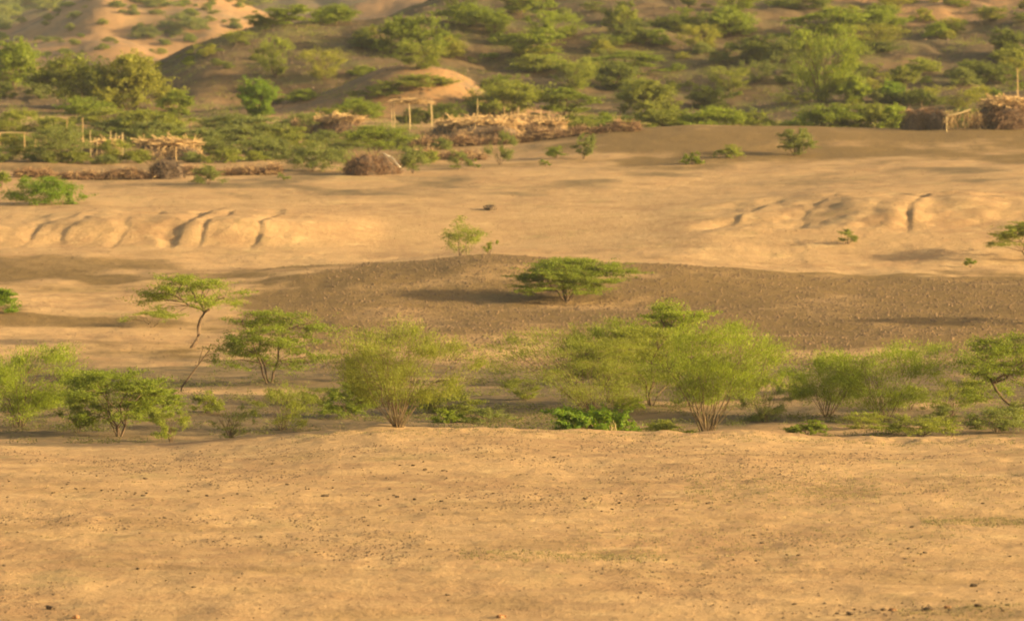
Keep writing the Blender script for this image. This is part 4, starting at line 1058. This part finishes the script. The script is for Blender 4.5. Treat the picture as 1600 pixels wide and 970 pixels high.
SPECIAL = [(766, 328, 28, 'dark boulder sitting at the lip of the sandy bank'), (80, 952, 22, 'largest dark clod at the bottom corner beside ochre clods'),
 (1453, 953, 22, 'largest dark rock in the stony bottom corner'), (1528, 948, 17, 'dark rock beside the largest rock of the stony corner'),
 (1380, 955, 13, 'small dark rock next to a reddish clod in the stony corner'), (1328, 961, 17, 'dark rock at the outer end of the stony corner'),
 (1522, 917, 14, 'dark flat rock lying above the stony corner'), (700, 930, 9, 'small dark stone alone below the shallow rut'),
 (508, 776, 14, 'darkest stone in the row of stones across the near sand'), (1178, 837, 10, 'dark stone beside a rut on the near sand'),
 (1248, 868, 10, 'upright dark stone on the open near sand'), (1242, 945, 9, 'small dark stone near the bottom edge, apart from the stony corner')]
for x, y, w, lb in SPECIAL: stone(x, y, w, lb)
for x, y, w, lb in ((1394, 954, 15, 'reddish clod in the stony corner'), (783, 965, 20, 'reddish earth clod at the bottom edge'), (118, 966, 18, 'ochre earth clod at the bottom corner'),
                    (1480, 950, 13, 'ochre clod beside the largest dark rock')):
    stone(x, y, w, lb, me=REDS[RND.randrange(3)], name='earth_clod', cat='clod')
rs = np.random.default_rng(12)
BANDS = [(60, 640, 768, 8, 60), (560, 1000, 782, 8, 30), (380, 700, 733, 6, 22), (800, 1320, 787, 7, 34), (1100, 1500, 868, 12, 24), (0, 420, 905, 28, 26), (1300, 1600, 950, 12, 36), (0, 1600, 830, 70, 46)]
for a, b, yc, sy, cnt in BANDS:
    for _ in range(cnt):
        x = rs.uniform(a, b); y = yc + rs.normal() * sy
        if not 700 < y < 975: continue
        stone(x, y, 3.0 + 6.0 * rs.random() ** 2.6, 'small dark stone among the many scattered over the near sand', 'small dark stones scattered over the near sand')

def pebbles(name, n, sampler, rmin, rmax, mat, seed):
    rng = np.random.default_rng(seed)
    X, Y = sampler(rng, n); n = len(X); Z = height(X, Y)
    O = np.array([(1, 0, 0), (0, 1, 0), (-1, 0, 0), (0, -1, 0), (0, 0, 1.0)])
    R = rmin + (rmax - rmin) * rng.random(n) ** 3
    V = O[None] * R[:, None, None] * rng.uniform(.6, 1.3, (n, 5, 3)); V[..., 2] *= .8
    a = rng.uniform(0, 6.28, n); c, s = np.cos(a)[:, None], np.sin(a)[:, None]
    V = np.stack([V[..., 0] * c - V[..., 1] * s, V[..., 0] * s + V[..., 1] * c, V[..., 2]], -1)
    V += np.stack([X, Y, Z - .005], -1)[:, None, :]
    f = np.array([(0, 1, 4), (1, 2, 4), (2, 3, 4), (3, 0, 4)])
    Fq = (f[None] + (np.arange(n) * 5)[:, None, None]).reshape(-1, 3)
    o = put(name, mesh_from(name, V.reshape(-1, 3), Fq, mat)); o['kind'] = 'stuff'; return o

def fg_sampler(rng, n):
    D = 128 + 72 * rng.random(n * 3); u = rng.uniform(-.115, .115, n * 3); X = u * D
    p = sstep(.05, .9, fbm(X / 5.0, D / 7.0, 71, 3)) ** 2 + .05
    k = rng.random(n * 3) < p * .8; return X[k][:n], D[k][:n]
pebbles('gravel', 26000, fg_sampler, .010, .07, M_PEBBLE, 91)
def rise_sampler(rng, n):
    D = rng.uniform(262, 358, n * 2); u = rng.uniform(-.12, .12, n * 2); X = u * D; px = to_px(X, D)
    k = rng.random(n * 2) < sstep(380, 560, px + 60 * fbm(X / 7, D / 9, 51, 3)); return X[k][:n], D[k][:n]
pebbles('gravel', 34000, rise_sampler, .03, .155, M_PEBBLE, 92)
def hill_sampler(rng, n):
    D = rng.uniform(590, 735, n); u = rng.uniform(-.12, .12, n); return u * D, D
pebbles('gravel', 16000, hill_sampler, .06, .34, M_STONE, 93)
def plain_sampler(rng, n):
    D = rng.uniform(205, 545, n); u = rng.uniform(-.12, .12, n); return u * D, D
pebbles('gravel', 9000, plain_sampler, .02, .10, M_PEBBLE, 94)

def grass(n, seed):
    rng = np.random.default_rng(seed); Xs, Ys = [], []
    for x0, x1, yc, sy, k in ((720, 1040, 873, 5, 500), (1070, 1380, 765, 16, 900), (1440, 1620, 816, 4, 420), (1280, 1600, 660, 12, 700), (0, 700, 800, 60, 260), (800, 1600, 790, 50, 500), (1400, 1620, 966, 8, 240), (450, 1600, 676, 4, 900), (1250, 1600, 760, 26, 500), (900, 1500, 850, 20, 500)):
        for _ in range(k):
            dx, dz = ray(rng.uniform(x0, x1), yc + rng.normal() * sy)
            D = -16.0 / dz if dz < 0 else 200
            if 120 < D < 200: Xs.append(dx * D); Ys.append(D)
    X = np.repeat(np.array(Xs), 6); Y = np.repeat(np.array(Ys), 6)
    X = X + rng.normal(size=X.shape) * .05; Y = Y + rng.normal(size=Y.shape) * .06; Z = height(X, Y)
    m = len(X); h = rng.uniform(.02, .085, m); a = rng.uniform(0, 6.28, m); w = .008
    t = np.stack([X + rng.normal(size=m) * h * .6, Y + rng.normal(size=m) * h * .6, Z + h], -1)
    b0 = np.stack([X - np.cos(a) * w, Y - np.sin(a) * w, Z - .01], -1); b1 = np.stack([X + np.cos(a) * w, Y + np.sin(a) * w, Z - .01], -1)
    V = np.stack([b0, b1, t], 1).reshape(-1, 3)
    o = put('grass', mesh_from('grass', V, np.arange(m * 3).reshape(-1, 3), M_GRASS)); o['kind'] = 'stuff'
grass(0, 3)

def undergrowth():
    rng = np.random.default_rng(6); n = 4200
    D = rng.uniform(204, 262, n); u = rng.uniform(-.118, .118, n); X = u * D
    k = rng.random(n) < sstep(-.15, .75, fbm(X / 5.0, D / 6.0, 81, 3)) * (1 - .5 * sstep(235, 262, D)) + .06
    X, D = X[k], D[k]; m = 34
    X = np.repeat(X, m); D = np.repeat(D, m)
    X = X + rng.normal(size=X.shape) * .22; D = D + rng.normal(size=D.shape) * .22
    C = np.stack([X, D, height(X, D) + np.abs(rng.normal(size=X.shape)) * .13], -1)
    V, Q = sprays(C, .11, .04, rng)
    o = put('undergrowth', mesh_from('undergrowth', V, Q, M_LEAF)); o['kind'] = 'stuff'
    o.color = (0.105, 0.095, 0.04, 1)
    # herbs and dry weeds between the huts and along the foot of the hills
    n = 11000; D = rng.uniform(486, 690, n); u = rng.uniform(-.118, .118, n); X = u * D; px = to_px(X, D)
    ok_ = np.where(D < 560, (px < 660) * 1.0, np.where(D > 625, .85, .9))
    k = rng.random(n) < ok_ * (sstep(-.1, .8, fbm(X / 7.0, D / 9.0, 83, 3)) + .05)
    X, D = X[k], D[k]; m = 30
    X = np.repeat(X, m); D = np.repeat(D, m)
    X = X + rng.normal(size=X.shape) * .5; D = D + rng.normal(size=D.shape) * .5
    C = np.stack([X, D, height(X, D) + np.abs(rng.normal(size=X.shape)) * .28], -1)
    V, Q = sprays(C, .22, .07, rng)
    o = put('weeds', mesh_from('weeds', V, Q, M_LEAF)); o['kind'] = 'stuff'
    o.color = (0.18, 0.18, 0.04, 1)
undergrowth()
